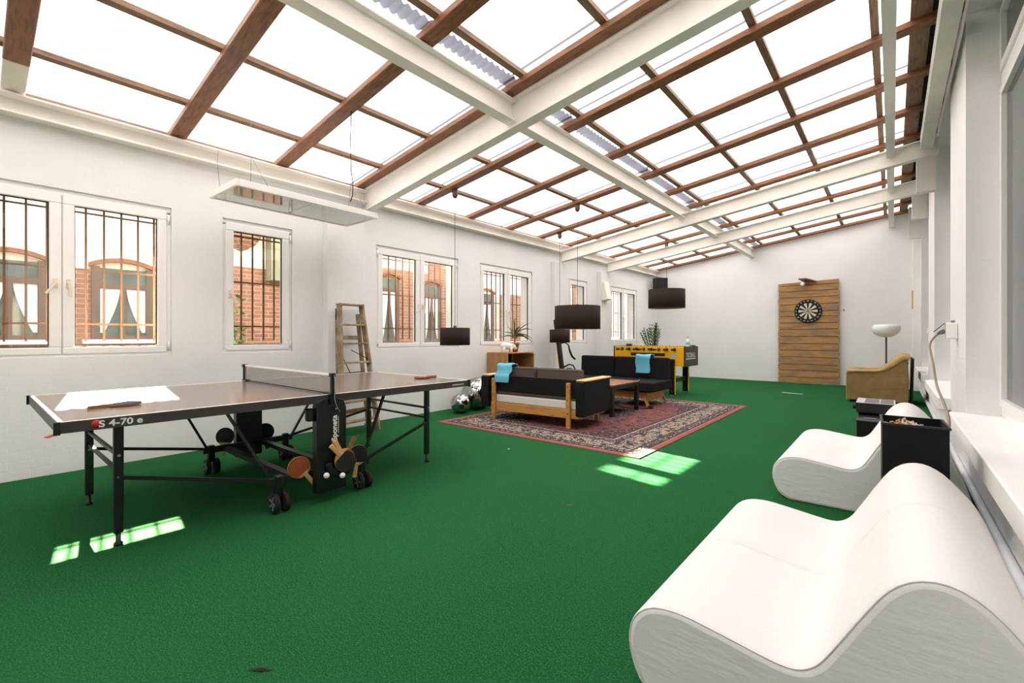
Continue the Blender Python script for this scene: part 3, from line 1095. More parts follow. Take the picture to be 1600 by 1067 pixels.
racket((-3.50, 0.60, 0.7705), rmat((-0.1, 1, 0.03), (0, 0, 1)), 'brown handled racket lying on the sunlit end of the table', M['blackrub'], M['bladebrown'], M['orangerub'])
racket((-3.515, 2.84, 0.7705), rmat((-0.05, -1, 0.0), (0, 0, 1)), 'red racket with dark handle lying on the far end of the table', M['redrub'], M['bladebrown'], M['blackrub'])
PXF = TX + 0.735 + 0.035
racket((PXF + 0.055, 1.722, 0.285), rmat((0, 0.64, -0.77), (1, 0, 0)), 'front black racket with pale handle in the table holder', M['blackrub'], M['blade'])
racket((PXF + 0.038, 1.735, 0.292), rmat((0, 0.50, -0.87), (1, 0, 0)), 'rearmost pale handled racket in the table holder', M['redrub'], M['blade'])
racket((PXF + 0.022, 1.735, 0.290), rmat((0, -0.50, -0.87), (1, 0, 0)), 'brown handled racket tilted right in the table holder', M['redrub'], M['bladebrown'])
racket((-3.130, 1.462, 0.270), rmat((0.0, -0.62, 0.78), (1, -0.12, -0.1)), 'worn orange racket tucked beside the lettered table pod', M['orangerub'], M['blade'])
racket((-3.06, 1.865, 0.285), rmat((0.1, 0.1, 0.95), (0.9, -0.2, 0)), 'black racket stored right of the lettered table pod', M['blackrub'], M['blade'])
racket((-4.53, 1.462, 0.285), rmat((0, 0.1, 0.95), (0.8, -0.6, 0)), 'dark blue-black racket left of the far table pod', M['blackrub'], M['blade'])
racket((-4.53, 1.80, 0.275), rmat((0, -0.1, 0.95), (0.9, -0.5, 0)), 'black racket right of the far table pod', M['blackrub'], M['blackrub'])
for p, lb in (((PXF + 0.062, 1.70, 0.188), 'white table tennis ball at the mouth of the ball tube'), ((PXF + 0.03, 1.598, 0.205), 'white table tennis ball at left end of the ball tube')):
    b = MB().lathe([(0.02 * math.sin(PI * k / 12) + 1e-5, -0.02 * math.cos(PI * k / 12)) for k in range(13)], (0, 0, 0), 20).build('table_tennis_ball', M['porcelain'], None, p)
    tag(b, lb, 'ball')

# ================================================================== LADDER
la = empty('step_ladder', (-5.02, 3.03, 0), 0, 'old paint-spattered wooden step ladder leaning beside the net', 'ladder')
bl, brr, tl, tr_ = Vector((0.18, -0.27, 0.0)), Vector((0.09, 0.26, 0.0)), Vector((-0.16, -0.12, 1.57)), Vector((-0.18, 0.19, 1.57))
MB().bar(bl, tl, 0.03, 0.075, (1, 0.2, 0.2)).build('rail', M['ladder'], la, None, 0.004, 1)
MB().bar(brr, tr_, 0.03, 0.075, (1, 0.2, 0.2)).build('rail', M['ladder'], la, None, 0.004, 1)
for z in (0.16, 0.39, 0.62, 0.85, 1.08, 1.31):
    t = z / 1.57
    a, b = bl.lerp(tl, t), brr.lerp(tr_, t)
    MB().bar(a, b, 0.085, 0.022).build('step', M['ladder'], la, None, 0.003, 1)
MB().bar(tl + Vector((0, -0.015, -0.01)), tr_ + Vector((0, 0.015, -0.01)), 0.10, 0.022).build('top_cap', M['ladder'], la, None, 0.003, 1)
bl2, br2 = Vector((-0.02, -0.20, 0.0)), Vector((-0.08, 0.23, 0.0))
tl2, tr2 = tl + Vector((-0.05, 0.0, -0.12)), tr_ + Vector((-0.05, -0.02, -0.12))
MB().bar(bl2, tl2, 0.025, 0.05, (1, 0.2, 0.2)).build('rear_rail', M['ladder'], la)
MB().bar(br2, tr2, 0.025, 0.05, (1, 0.2, 0.2)).build('rear_rail', M['ladder'], la)
for z in (0.25, 0.70, 1.15):
    t = z / 1.45
    MB().bar(bl2.lerp(tl2, t), br2.lerp(tr2, t), 0.02, 0.05).build('rear_rung', M['ladder'], la)
MB().tube([bl.lerp(tl, 0.62), bl2.lerp(br2, 0.5) + Vector((0, 0, 0.62))], 0.005, 6).build('stay', M['black'], la)
MB().tube([brr.lerp(tr_, 0.56), bl2.lerp(br2, 0.4) + Vector((0, 0, 1.0))], 0.005, 6).build('stay', M['black'], la)
MB().bar(tl + Vector((-0.02, -0.02, -0.2)), tl + Vector((-0.03, -0.02, -0.06)), 0.006, 0.05, (1, 0, 0)).build('hinge_plate', M['black'], la)

# ================================================================== HANGING LAMPS
fl_ = empty('fluorescent_lamp', (-4.76, 2.235, 2.5), R(1.5), 'long white rectangular hanging lamp with glass underside above the table', 'lamp')
m = MB()
hw, hl = 0.315, 0.735
m.box((-hw, -hl, 0), (hw, -hl + 0.028, 0.06)).box((-hw, hl - 0.028, 0), (hw, hl, 0.06)).box((-hw, -hl + 0.028, 0), (-hw + 0.028, hl - 0.028, 0.06)).box((hw - 0.028, -hl + 0.028, 0), (hw, hl - 0.028, 0.06))
m.build('frame', M['white'], fl_, None, 0.003, 1)
B('top_plate', (-hw + 0.028, -hl + 0.028, 0.052), (hw - 0.028, hl - 0.028, 0.058), M['white'], fl_)
t_ = NT('glossy prismatic lamp glass')
t_.principled(t_.ramp(t_.noise(t_.coords(), 14, 5), [(0.3, lin((168, 172, 166))), (0.7, lin((196, 200, 194)))]), 0.08, 0.75, None, 0.9)
for (a, b) in ((-hl + 0.028, -0.012), (-0.008, hl - 0.028)):
    B('diffuser', (-hw + 0.028, a, 0.006), (hw - 0.028, b, 0.010), t_.m, fl_)
for yy in (-0.46, 0.62):
    w = MB()
    topz = roof_z(-4.8) + 0.06 - 2.5
    w.tube([(-0.22, yy + 0.06, 0.058), (-0.05, yy, 0.42), (-0.05, yy, topz)], 0.0022, 5)
    w.tube([(0.22, yy + 0.06, 0.058), (-0.05, yy, 0.42)], 0.0022, 5)
    w.build('suspension_wire', M['greyplastic'], fl_)
MB().tube([(-0.25, -0.66, 0.058), (-0.26, -0.68, 0.35), (-0.27, -0.66, 0.62)], 0.002, 5).build('suspension_wire', M['greyplastic'], fl_)
ck = MB().tube([(0, 0, roof_z(-3.96) - 0.005), (0.002, -0.01, 3.05), (-0.005, 0.0, 2.75), (0.008, 0.012, 2.62), (0.014, 0.004, 2.50), (0.004, -0.012, 2.44)], 0.005, 6).build('loose_cable', M['cord'], None, (-3.93, 2.33, 0))
tag(ck, 'thin black cable dangling from a rafter above the white lamp', 'cable')


def pendant(x, y, d, zt, zb, label, canopy_up=0.0):
    e = empty('pendant_lamp', (x, y, zb), 0, label, 'lamp', 'black drum pendant lamps')
    r = d / 2
    H = zt - zb
    sh = MB()
    sh.lathe([(r, 0), (r, H), (r - 0.004, H), (r - 0.004, 0)], (0, 0, 0), 48, 0, close=True)
    s = sh.build('shade', M['shade'], e)
    MB().lathe([(r - 0.0045, 0.002), (r - 0.0045, H - 0.002), (r - 0.006, H - 0.002), (r - 0.006, 0.002)], (0, 0, 0), 48, 0, close=True).build('lining', M['shadein'], s)
    sp = MB()
    for k in range(3):
        a = 2 * PI * k / 3 + 0.3
        sp.bar((0, 0, H - 0.03), ((r - 0.005) * math.cos(a), (r - 0.005) * math.sin(a), H - 0.012), 0.005, 0.005)
    sp.build('spider', M['black'], s)
    MB().tube([(0, 0, H - 0.12), (0, 0, H + 0.03)], 0.022, 14).build('socket', M['blackplastic'], e)
    MB().lathe([(0.03 * math.sin(PI * k / 8) + 1e-4, 0.03 * -math.cos(PI * k / 8) * 1.3) for k in range(9)], (0, 0, H - 0.155), 16).build('bulb', M['opal'], e)
    zc = roof_z(x) - zb - 0.002
    MB().tube([(0, 0, H + 0.02), (0, 0, zc - 0.09)], 0.0035, 6).build('cord', M['cord'], e)
    MB().lathe([(0.0, zc - 0.115), (0.024, zc - 0.115), (0.042, zc - 0.08), (0.042, zc), (0.0, zc)], (0, 0, 0), 18).build('canopy', M['canopy'], e)
    return e


pendant(-4.67, 4.35, 0.415, 1.285, 1.045, 'small dark drum pendant lamp hanging in front of the barred windows')
pendant(-3.93, 6.36, 0.735, 1.657, 1.285, 'largest dark drum pendant lamp, hanging over the sofas')
pendant(-4.94, 7.35, 0.39, 1.295, 1.046, 'smallest dark drum pendant lamp, half hidden by the largest shade')
pendant(-3.98, 10.30, 0.81, 2.235, 1.81, 'dark drum pendant lamp nearest the back wall, above the football table')

# ================================================================== DISCO BALLS


def mirror_ball(x, y, r, label, cap_dir):
    e = empty('mirror_ball', (x, y, 0), 0, label, 'mirror ball', 'mirror balls')
    MB().lathe([(r * 0.985 * math.sin(PI * k / 20) + 1e-4, r - r * 0.985 * math.cos(PI * k / 20)) for k in range(21)], (0, 0, 0), 32).build('core', M['anthr'], e)
    rows = int(PI * r / 0.016)
    m = MB()
    rt = Vector((0, 0, 1)).rotation_difference(Vector(cap_dir).normalized()).to_matrix()
    for i in range(2, rows):
        la0, la1 = PI * i / rows, PI * (i + 0.88) / rows
        n = max(6, int(2 * PI * r * math.sin((la0 + la1) / 2) / 0.016))
        for k in range(n):
            lo0, lo1 = 2 * PI * k / n, 2 * PI * (k + 0.88) / n
            ps = []
            for (la_, lo) in ((la0, lo0), (la0, lo1), (la1, lo1), (la1, lo0)):
                ps.append(Vector((math.sin(la_) * math.cos(lo), math.sin(la_) * math.sin(lo), math.cos(la_))) * r)
            nn = (ps[0] + ps[2]).normalized()
            j = Vector((random.gauss(0, 1), random.gauss(0, 1), random.gauss(0, 1)))
            j = (j - nn * j.dot(nn)) * 0.05
            q = [rt @ (p + nn * ((p - (ps[0] + ps[2]) / 2).dot(j))) + Vector((0, 0, r)) for p in ps]
            m.add(q, [(0, 1, 2, 3)])
    t = m.build('mirror_tiles', M['mirror'], e, fix=False)
    t['kind'] = 'stuff'
    c = Vector(cap_dir).normalized()
    cp = MB().tube([Vector((0, 0, r)) + c * (r * 0.97), Vector((0, 0, r)) + c * (r * 1.03)], 0.038, 18)
    cp.build('cap', M['rubber'], e)


mirror_ball(-5.03, 4.80, 0.150, 'small mirror ball lying on the carpet in front of the big one', (0.78, -0.58, -0.20))
mirror_ball(-5.10, 5.24, 0.255, 'large mirror ball lying against the wall beside the sofa', (-0.3, 0.4, 0.9))

# ================================================================== CABINET WITH PLANT AND FIGURINE
cb = empty('open_cabinet', (-5.205, 6.205, 0), 0, 'veneered open cabinet with rounded corner under the window', 'cabinet')
B('side_panel', (-0.235, -0.375, 0.0), (0.235, -0.353, 0.89), M['veneer'], cb, 0.003, 1)
B('side_panel', (-0.235, 0.353, 0.0), (0.235, 0.375, 0.86), M['veneer'], cb, 0.02, 3)
B('back_panel', (-0.235, -0.353, 0.05), (-0.222, 0.353, 0.868), M['veneer'], cb)
B('top', (-0.235, -0.353, 0.868), (0.235, 0.365, 0.89), M['oak'], cb, 0.004, 1)
B('shelf', (-0.222, -0.353, 0.46), (0.225, 0.353, 0.482), M['veneer'], cb)
B('bottom', (-0.222, -0.353, 0.05), (0.225, 0.353, 0.072), M['veneer'], cb)
B('divider', (-0.222, -0.20, 0.482), (0.16, -0.185, 0.868), M['leatherette'], cb)

fg = empty('animal_figurine', (-5.10, 5.97, 0.8915), R(62), 'white ceramic animal figurine standing on the cabinet', 'figurine')
m = MB()


def blob(m, c, rx, ry, rz, seg=18, n=12, mat=None):
    vs_, fs = [], []
    for i in range(n + 1):
        a = PI * i / n
        for k in range(seg):
            b = 2 * PI * k / seg
            p = Vector((rx * math.sin(a) * math.cos(b), ry * math.sin(a) * math.sin(b), rz * math.cos(a)))
            if mat is not None:
                p = mat @ p
            vs_.append((p.x + c[0], p.y + c[1], p.z + c[2]))
    for i in range(n):
        for k in range(seg):
            k2 = (k + 1) % seg
            fs.append((i * seg + k, (i + 1) * seg + k, (i + 1) * seg + k2, i * seg + k2))
    m.add(vs_, fs, 0, True)


blob(m, (0, 0, 0.105), 0.115, 0.055, 0.06)
blob(m, (-0.06, 0, 0.11), 0.06, 0.056, 0.062)
blob(m, (0.115, 0, 0.095), 0.055, 0.042, 0.042, mat=Matrix.Rotation(0.5, 3, 'Y'))
blob(m, (0.155, 0, 0.065), 0.03, 0.024, 0.024)
for sy in (-1, 1):
    blob(m, (0.095, 0.036 * sy, 0.135), 0.012, 0.014, 0.02)
    for x in (-0.07, 0.065):
        m.tube([(x, 0.032 * sy, 0.09), (x, 0.034 * sy, 0.04), (x + 0.004, 0.034 * sy, 0.0)], [0.028, 0.02, 0.023], 10)
m.tube([(-0.115, 0, 0.12), (-0.13, 0, 0.10), (-0.128, 0, 0.085)], 0.006, 6)
m.build('body', M['porcelain'], fg)


def leaf_strip(base, direction, length, width, droop, mat, parent, name='leaf', seg=9, flat=0.0):
    d = Vector(direction).normalized()
    side = d.cross(Vector((0, 0, 1)))
    if side.length < 1e-3:
        side = Vector((0, 1, 0))
    side.normalize()
    if flat:
        nn_ = side.cross(d)
        side = (side * math.cos(flat) + nn_ * math.sin(flat)).normalized()
    pts = []
    p = Vector(base)
    dd = d.copy()
    st = length / seg
    for i in range(seg + 1):
        pts.append(p.copy())
        p = p + dd * st
        dd = (dd + Vector((0, 0, -droop / seg))).normalized()
    m = MB()
    vs_, fs = [], []
    for i, q in enumerate(pts):
        t = i / seg
        w = width * (0.55 + 1.2 * t - 1.75 * t * t) if t < 1 else 0.0
        w = max(w, 0.0006)
        up = Vector((0, 0, 0.25 * w))
        vs_ += [q - side * w + up, q, q + side * w + up]
    for i in range(seg):
        for k in (0, 1):
            a = i * 3 + k
            fs.append((a, a + 1, a + 4, a + 3))
    m.add(vs_, fs, 0, True)
    return m.build(name, mat, parent, fix=False)


pp = empty('potted_plant', (-5.13, 6.21, 0.89), 0, 'terracotta pot with long sword-shaped leaves on the cabinet', 'plant')
MB().lathe([(0.0, 0.0), (0.055, 0.0), (0.078, 0.13), (0.084, 0.13), (0.086, 0.165), (0.074, 0.165), (0.070, 0.14), (0.0, 0.14)], (0, 0, 0), 28).build('pot', M['terracotta'], pp)
MB().lathe([(0.0, 0.148), (0.071, 0.145)], (0, 0, 0), 20).build('soil', M['soil'], pp)
MB().tube([(0, 0, 0.14), (0.004, 0.006, 0.24), (0.0, 0.0, 0.32)], [0.013, 0.011, 0.008], 8).build('stem', M['bladebrown'], pp)
rng = random.Random(3)
for (a, el, ln_, dr) in [(100, 84, 0.34, 0.1), (300, 70, 0.36, 0.1), (282, 60, 0.38, 0.15), (95, 50, 0.42, 0.7), (75, 42, 0.46, 1.3), (80, 30, 0.50, 1.5), (265, 55, 0.36, 0.2), (285, 35, 0.36, 0.6), (250, 18, 0.32, 0.9), (100, 62, 0.32, 0.3), (330, 42, 0.34, 1.0), (60, 55, 0.40, 0.9), (88, 12, 0.40, 1.2), (30, 25, 0.3, 1.2), (310, 76, 0.36, 0.1), (70, 20, 0.46, 1.5), (280, 20, 0.38, 0.5)]:
    leaf_strip((0, 0, 0.24 + rng.random() * 0.08), (math.cos(R(a)) * math.cos(R(el)), math.sin(R(a)) * math.cos(R(el)), math.sin(R(el))), ln_, 0.020, dr, M['leaf'], pp, flat=R(55))

# ================================================================== ROWING MACHINE (folded upright)
rm = empty('rowing_machine', (-5.0, 7.62, 0), 0, 'black folded exercise machine with yellow edge standing by the wall', 'exercise machine')
MB().bar((0.0, 0, 0.02), (-0.20, -0.02, 1.50), 0.11, 0.06, (1, 0, 0)).build('upright_rail', M['black'], rm, None, 0.01, 2)
MB().bar((-0.02, -0.060, 0.02), (-0.155, -0.0735, 1.02), 0.004, 0.010, (1, 0, 0)).build('edge_strip', M['yellow'], rm)
MB().box((-0.12, -0.22, 0.0), (0.12, 0.26, 0.06)).build('base_foot', M['black'], rm, None, 0.015, 2)
MB().lathe([(0.0, -0.05), (0.13, -0.05), (0.14, -0.03), (0.14, 0.03), (0.13, 0.05), (0.0, 0.05)], (0.06, 0.06, 0.40), 28, 0, Matrix.Rotation(PI / 2, 4, 'Y')).build('flywheel', M['blackplastic'], rm)
MB().tube([(-0.14, 0.05, 1.02), (-0.08, 0.13, 1.04), (-0.04, 0.19, 0.99), (0.0, 0.19, 0.86), (0.03, 0.22, 0.76), (0.05, 0.30, 0.70)], [0.012, 0.013, 0.014, 0.022, 0.022, 0.020], 10).build('handle', M['blackplastic'], rm)
MB().tube([(-0.05, 0.05, 0.55), (0.02, 0.12, 0.60), (0.04, 0.24, 0.58), (0.05, 0.30, 0.50), (0.03, 0.22, 0.44), (0.0, 0.10, 0.46)], 0.016, 10).build('pedal_loop', M['blackplastic'], rm)
MB().box((-0.17, -0.08, 1.10), (-0.06, 0.10, 1.34)).build('console', M['blackplastic'], rm, None, 0.02, 2)
MB().tube([(-0.17, -0.05, 1.34), (-0.18, -0.06, 1.45), (-0.19, 0.0, 1.52), (-0.18, 0.06, 1.45), (-0.17, 0.05, 1.34)], 0.013, 8).build('top_handle', M['blackplastic'], rm)

# ================================================================== RUG
RGX, RGY = (-4.75 - 1.85) / 2, (4.10 + 8.31) / 2
rug = MB()
rug.box((-1.45, -2.105, 0.0), (1.45, 2.105, 0.009))
ro = rug.build('rug', m_rug(1.45, 2.105), None, (RGX, RGY, 0.0))
tag(ro, 'red and navy oriental rug with cream patterned border on the carpet', 'rug')
RZ = 0.009

# ================================================================== SOFA seen from behind
s1 = empty('sofa', (-3.735, 4.80, RZ), R(4.0), 'wooden framed sofa seen from behind with white mattress edge', 'sofa')
W = 0.86
for x in (-0.56, 0.625):
    p = MB().box((x - 0.028, -0.045, 0.0), (x + 0.028, 0.0, 0.575)).build('back_post', M['oak'], s1, None, 0.008, 2)
    sc = MB()
    for z in (0.19, 0.36, 0.53):
        sc.tube([(x, -0.0475, z), (x, -0.044, z)], 0.008, 10)
    sc.build('screw', M['blackplastic'], p)
B('back_rail', (-0.63, -0.005, 0.125), (0.76, 0.03, 0.235), M['oak'], s1, 0.006, 2)
B('front_rail', (-0.63, 0.72, 0.125), (0.76, 0.755, 0.235), M['oak'], s1, 0.006, 2)
for x in (-0.63, 0.73):
    B('side_rail', (x, 0.03, 0.125), (x + 0.03, 0.72, 0.235), M['oak'], s1)
for x in (-0.56, 0.66):
    B('leg', (x - 0.022, 0.70, 0.0), (x + 0.022, 0.745, 0.13), M['oak'], s1, 0.006, 2)
B('mattress', (-0.615, 0.012, 0.236), (0.735, 0.75, 0.345), M['mattress'], s1, 0.02, 3)
B('seat_cushion', (-0.615, 0.03, 0.346), (0.735, 0.80, 0.41), M['fabbrown'], s1, 0.025, 3)
B('back_panel', (-0.615, 0.005, 0.40), (0.74, 0.04, 0.615), M['leatherette'], s1, 0.008, 2)
for (a, b) in ((-0.605, 0.035), (0.065, 0.71)):
    cu = B('back_cushion', (a, 0.075, 0.41), (b, 0.21, 0.745), M['fabbrown'], s1, 0.03, 3)
    MB().box((a + 0.02, 0.074, 0.715), (b - 0.02, 0.078, 0.720)).build('piping', M['fabblack'], cu)
    cu.rotation_euler = (R(-4), 0, 0)
for (x0, x1) in ((-0.755, -0.625), (0.745, 0.865)):
    ar = B('arm', (x0, -0.07, 0.17), (x1, 0.70, 0.60), M['leatherette'], s1, 0.012, 2)
    ra = MB()
    ra.box((x0 - 0.005, -0.04, 0.601), (x1 + 0.01, 0.72, 0.622))
    ra.build('armrest', M['pale'], ar, None, 0.009, 2)
B('side_skirt', (0.765, 0.0, 0.13), (0.785, 0.70, 0.18), M['oak'], s1)


def towel(name, loc, rz, w, prof, label):
    e_pts = catmull([(p[0], p[1]) for p in prof], 5)
    m = MB()
    n = 10
    vs_, fs = [], []
    rg = random.Random(len(label))
    th = 0.012
    for side in (0, 1):
        for i, p in enumerate(e_pts):
            a = e_pts[max(i - 1, 0)]
            b = e_pts[min(i + 1, len(e_pts) - 1)]
            tx_, tz_ = b[0] - a[0], b[1] - a[1]
            L = math.hypot(tx_, tz_) or 1
            nx, nz = -tz_ / L, tx_ / L
            for k in range(n + 1):
                u = k / n
                wob = 0.006 * math.sin(3.1 * u * 2 + i * 0.35)
                flare = 1 + 0.10 * (i / len(e_pts) - 0.4)
                q = th * side + wob * (0.3 + i / len(e_pts))
                vs_.append(((u - 0.5) * w * flare + 0.01 * math.sin(i * 0.5), p[0] + nx * q, p[1] + nz * q))
    N = len(e_pts)
    st = n + 1
    for i in range(N - 1):
        for k in range(n):
            a = i * st + k
            fs.append((a, a + 1, a + st + 1, a + st))
            b = a + N * st
            fs.append((b, b + st, b + st + 1, b + 1))
    for i in range(N - 1):
        for k in (0, n):
            a = i * st + k
            fs.append((a, a + st, a + st + N * st, a + N * st))
    for k in range(n):
        for i in (0, N - 1):
            a = i * st + k
            fs.append((a, a + 1, a + 1 + N * st, a + N * st))
    m.add(vs_, fs, 0, True)
    o = m.build(name, M['towel'], None, loc)
    o.rotation_euler = (0, 0, rz)
    return tag(o, label, 'towel', 'turquoise towels')


towel('towel', (-4.165, 4.77, RZ), R(4), 0.25, [(0.24, 0.66), (0.215, 0.735), (0.17, 0.765), (0.10, 0.762), (0.065, 0.74), (0.047, 0.68), (0.018, 0.63), (-0.012, 0.60), (-0.020, 0.52)][::-1], 'turquoise towel over the back of the wooden framed sofa')

# ================================================================== COFFEE TABLE
ct = empty('coffee_table', (-3.40, 6.36, RZ), 0, 'low black coffee table with wooden top between the sofas', 'table')
B('top', (-0.33, -0.44, 0.438), (0.33, 0.44, 0.458), M['walnut'], ct, 0.003, 1)
m = MB()
m.box((-0.33, -0.44, 0.385), (0.33, -0.41, 0.437)).box((-0.33, 0.41, 0.385), (0.33, 0.44, 0.437)).box((-0.33, -0.41, 0.385), (-0.30, 0.41, 0.437)).box((0.30, -0.41, 0.385), (0.33, 0.41, 0.437))
m.build('apron', M['black'], ct)
for x in (-0.30, 0.30):
    for y in (-0.41, 0.41):
        B('leg', (x - 0.03, y - 0.03, 0), (x + 0.03, y + 0.03, 0.386), M['black'], ct, 0.004, 1)
B('shelf', (-0.28, -0.39, 0.14), (0.28, 0.39, 0.16), M['black'], ct)
ash = MB().lathe([(0.0, 0.0), (0.04, 0.0), (0.048, 0.02), (0.044, 0.02), (0.037, 0.005), (0.0, 0.005)], (0, 0, 0), 20).build('dish', M['porcelain'], None, (-3.42, 6.05, RZ + 0.458))
tag(ash, 'small pale dish on the wooden coffee table top', 'dish')

# ================================================================== DAYBED SOFA facing the camera
s2 = empty('daybed', (-3.86, 7.50, RZ), 0, 'black woven daybed sofa facing the coffee table on a wooden base', 'sofa')
B('seat', (-0.90, -0.45, 0.245), (0.90, 0.42, 0.405), M['fabblack'], s2, 0.03, 3)
for (a, b) in ((-0.875, -0.16), (-0.14, 0.86)):
    bc = B('back_cushion', (a, 0.255, 0.40), (b, 0.42, 0.80), M['fabblack'], s2, 0.035, 3)
    bc.rotation_euler = (R(-3), 0, 0)
m = MB()
m.box((-0.78, -0.36, 0.13), (0.78, -0.33, 0.244)).box((-0.78, 0.33, 0.13), (0.78, 0.36, 0.244)).box((-0.78, -0.33, 0.13), (-0.75, 0.33, 0.244)).box((0.75, -0.33, 0.10), (0.78, 0.33, 0.244))
m.build('base_frame', M['oak'], s2, None, 0.004, 1)
for x in (-0.7, 0.7):
    for y in (-0.345, 0.345):
        MB().bar((x, y, 0.235), (x + 0.10 * (1 if x > 0 else -1), y - 0.03 * (1 if y < 0 else -1), 0.012), 0.04, 0.03, (0, 1, 0)).build('leg', M['oak'], s2)
bt = MB().lathe([(0.0, 0), (0.012, 0), (0.012, 0.005), (0, 0.006)], (0, 0, 0), 12).build('button', M['print'], s2, (0.52, -0.1, 0.405))
towel('towel', (-3.42, 7.50, RZ), R(0), 0.27, [(0.222, 0.50), (0.235, 0.60), (0.24, 0.72), (0.235, 0.785), (0.262, 0.812), (0.35, 0.822), (0.40, 0.812), (0.436, 0.78), (0.44, 0.68)], 'turquoise towel over the backrest of the black daybed')
# cable on the rug under the daybed
cbm = MB().tube(catmull([(-3.62, 6.98, 0.016), (-3.38, 6.86, 0.016), (-3.15, 6.84, 0.016), (-2.96, 6.98, 0.016)], 6), 0.007, 6)
cbm.box((-2.985, 6.95, 0.0095), (-2.925, 7.01, 0.06))
tag(cbm.build('power_cable', M['rubber']), 'black cable with small adapter lying on the rug by the daybed', 'cable')

# ================================================================== FOOSBALL TABLE
fb = empty('football_table', (-3.81, 9.22, 0), 0, 'yellow and black table football with rods behind the daybed', 'football table')
HX, HY = 0.755, 0.375
B('side_panel', (-HX + 0.02, -HY, 0.58), (HX - 0.02, -HY + 0.03, 0.96), M['yellow'], fb, 0.004, 1)
B('side_panel', (-HX + 0.02, HY - 0.03, 0.58), (HX - 0.02, HY, 0.96), M['yellow'], fb, 0.004, 1)
ep = []
for s in (-1, 1):
    ep.append(B('end_panel', (s * HX - (0.03 if s > 0 else 0), -HY - 0.004, 0.575), (s * HX + (0 if s > 0 else 0.03), HY + 0.004, 0.965), M['anthr'], fb, 0.004, 1))
B('bottom', (-HX + 0.03, -HY + 0.03, 0.60), (HX - 0.03, HY - 0.03, 0.625), M['anthr'], fb)
B('playfield', (-HX + 0.03, -HY + 0.03, 0.80), (HX - 0.03, HY - 0.03, 0.812), M['playfield'], fb)
B('ball_return', (-0.36, -HY - 0.006, 0.77), (0.36, -HY - 0.0005, 0.83), M['blackplastic'], fb, 0.002, 1)
B('sticker', (0.475, -HY - 0.003, 0.745), (0.58, -HY - 0.0005, 0.815), M['bluelabel'], fb)
for k in range(8):
    x = -0.55 + k * 0.157
    near = k in (0, 3, 5)
    out = (0.16 if near else 0.035)
    rd = MB().tube([(x, -HY - out, 0.905), (x, HY + 0.25 - out, 0.905)], 0.008, 8).build('rod', M['greyplastic'], fb)
    side = -1 if k % 2 == 0 or near else 1
    MB().tube([(x, -HY - out - 0.11, 0.905), (x, -HY - out - 0.09, 0.905), (x, -HY - out, 0.905)], [0.018, 0.024, 0.020], 10).build('grip', M['blackplastic'], rd)
    MB().tube([(x, -HY - 0.022, 0.905), (x, -HY - 0.001, 0.905)], 0.030, 14).build('bearing', M['blackplastic'], rd)
    MB().tube([(x, HY + 0.001, 0.905), (x, HY + 0.018, 0.905)], 0.020, 14).build('bearing', M['blackplastic'], rd)
    pl = MB()
    for yy in ((-0.2, 0.0, 0.2) if k in (1, 2, 5, 6) else (-0.22, -0.07, 0.07, 0.22)):
        pl.box((x - 0.011, yy - 0.013, 0.835), (x + 0.011, yy + 0.013, 0.945)).box((x - 0.02, yy - 0.01, 0.825), (x + 0.012, yy + 0.01, 0.84))
        blob(pl, (x, yy, 0.957), 0.012, 0.012, 0.014, 10, 6)
    pl.build('player_row', M['blackplastic'] if k % 2 else M['redrub'], rd)
for sx in (-1, 1):
    for sy in (-1, 1):
        x, y = sx * 0.51, sy * 0.355
        lg = MB().box((x - 0.055, y - 0.03, 0.03), (x + 0.055, y + 0.03, 0.64 if sy > 0 else 0.70), 0)
        if sy < 0:
            lg = MB().box((x - 0.055, -HY - 0.045, 0.03), (x + 0.055, -HY - 0.006, 0.72), 0)
        lo = lg.build('leg', M['blackplastic'], fb, None, 0.004, 1)
        yy0, yy1 = (-HY - 0.045, -HY - 0.006) if sy < 0 else (y - 0.03, y + 0.03)
        MB().box((x + 0.0555, yy0 + 0.002, 0.03), (x + 0.066, yy1 - 0.002, 0.58)).build('edge_trim', M['yellow'], lo)
        MB().lathe([(0.0, 0.0), (0.03, 0.0), (0.03, 0.012), (0.012, 0.016), (0.012, 0.034), (0, 0.034)], (x, (yy0 + yy1) / 2, 0), 12).build('levelling_foot', M['greyplastic'], lo)
        bo = MB()
        for z in (0.10, 0.40, 0.62, 0.68):
            bo.tube([(x, yy0 - 0.004, z), (x, yy0, z)], 0.010, 8)
        bo.build('bolt', M['chrome'], lo)
for sx in (-1, 1):
    B('leg_brace', (sx * 0.51 - 0.02, -HY - 0.006, 0.26), (sx * 0.51 + 0.02, 0.33, 0.34), M['blackplastic'], fb)
mtx = Matrix.Translation((HX + 0.0006, -0.33, 0.755)) @ Matrix(((0, 0, 1, 0), (1, 0, 0, 0), (0, 1, 0, 0), (0, 0, 0, 1)))
text_mesh('lettering', 'TECBALL', 0.125, M['print'], ep[1], mtx, 0.0, sx=1.12)
MB().box((HX, -0.33, 0.715), (HX + 0.0012, 0.22, 0.735)).build('printed_stripe', M['print'], ep[1])
zt = 0.962
bo = empty('spray_bottle', (-3.10, 9.12, zt + 0.004), 0, 'white bottle with light blue label on the table football', 'bottle')
MB().lathe([(0.0, 0.0), (0.036, 0.0), (0.038, 0.01), (0.038, 0.11), (0.03, 0.13), (0.014, 0.14), (0.014, 0.16), (0, 0.16)], (0, 0, 0), 20).build('body', M['bottle'], bo)
MB().lathe([(0.0385, 0.03), (0.0385, 0.085)], (0, 0, 0), 20).build('label_band', M['bluelabel'], bo)
MB().lathe([(0.0, 0.16), (0.012, 0.16), (0.012, 0.20), (0.016, 0.20), (0.016, 0.215), (0, 0.215)], (0, 0, 0), 14).build('cap', M['porcelain'], bo)
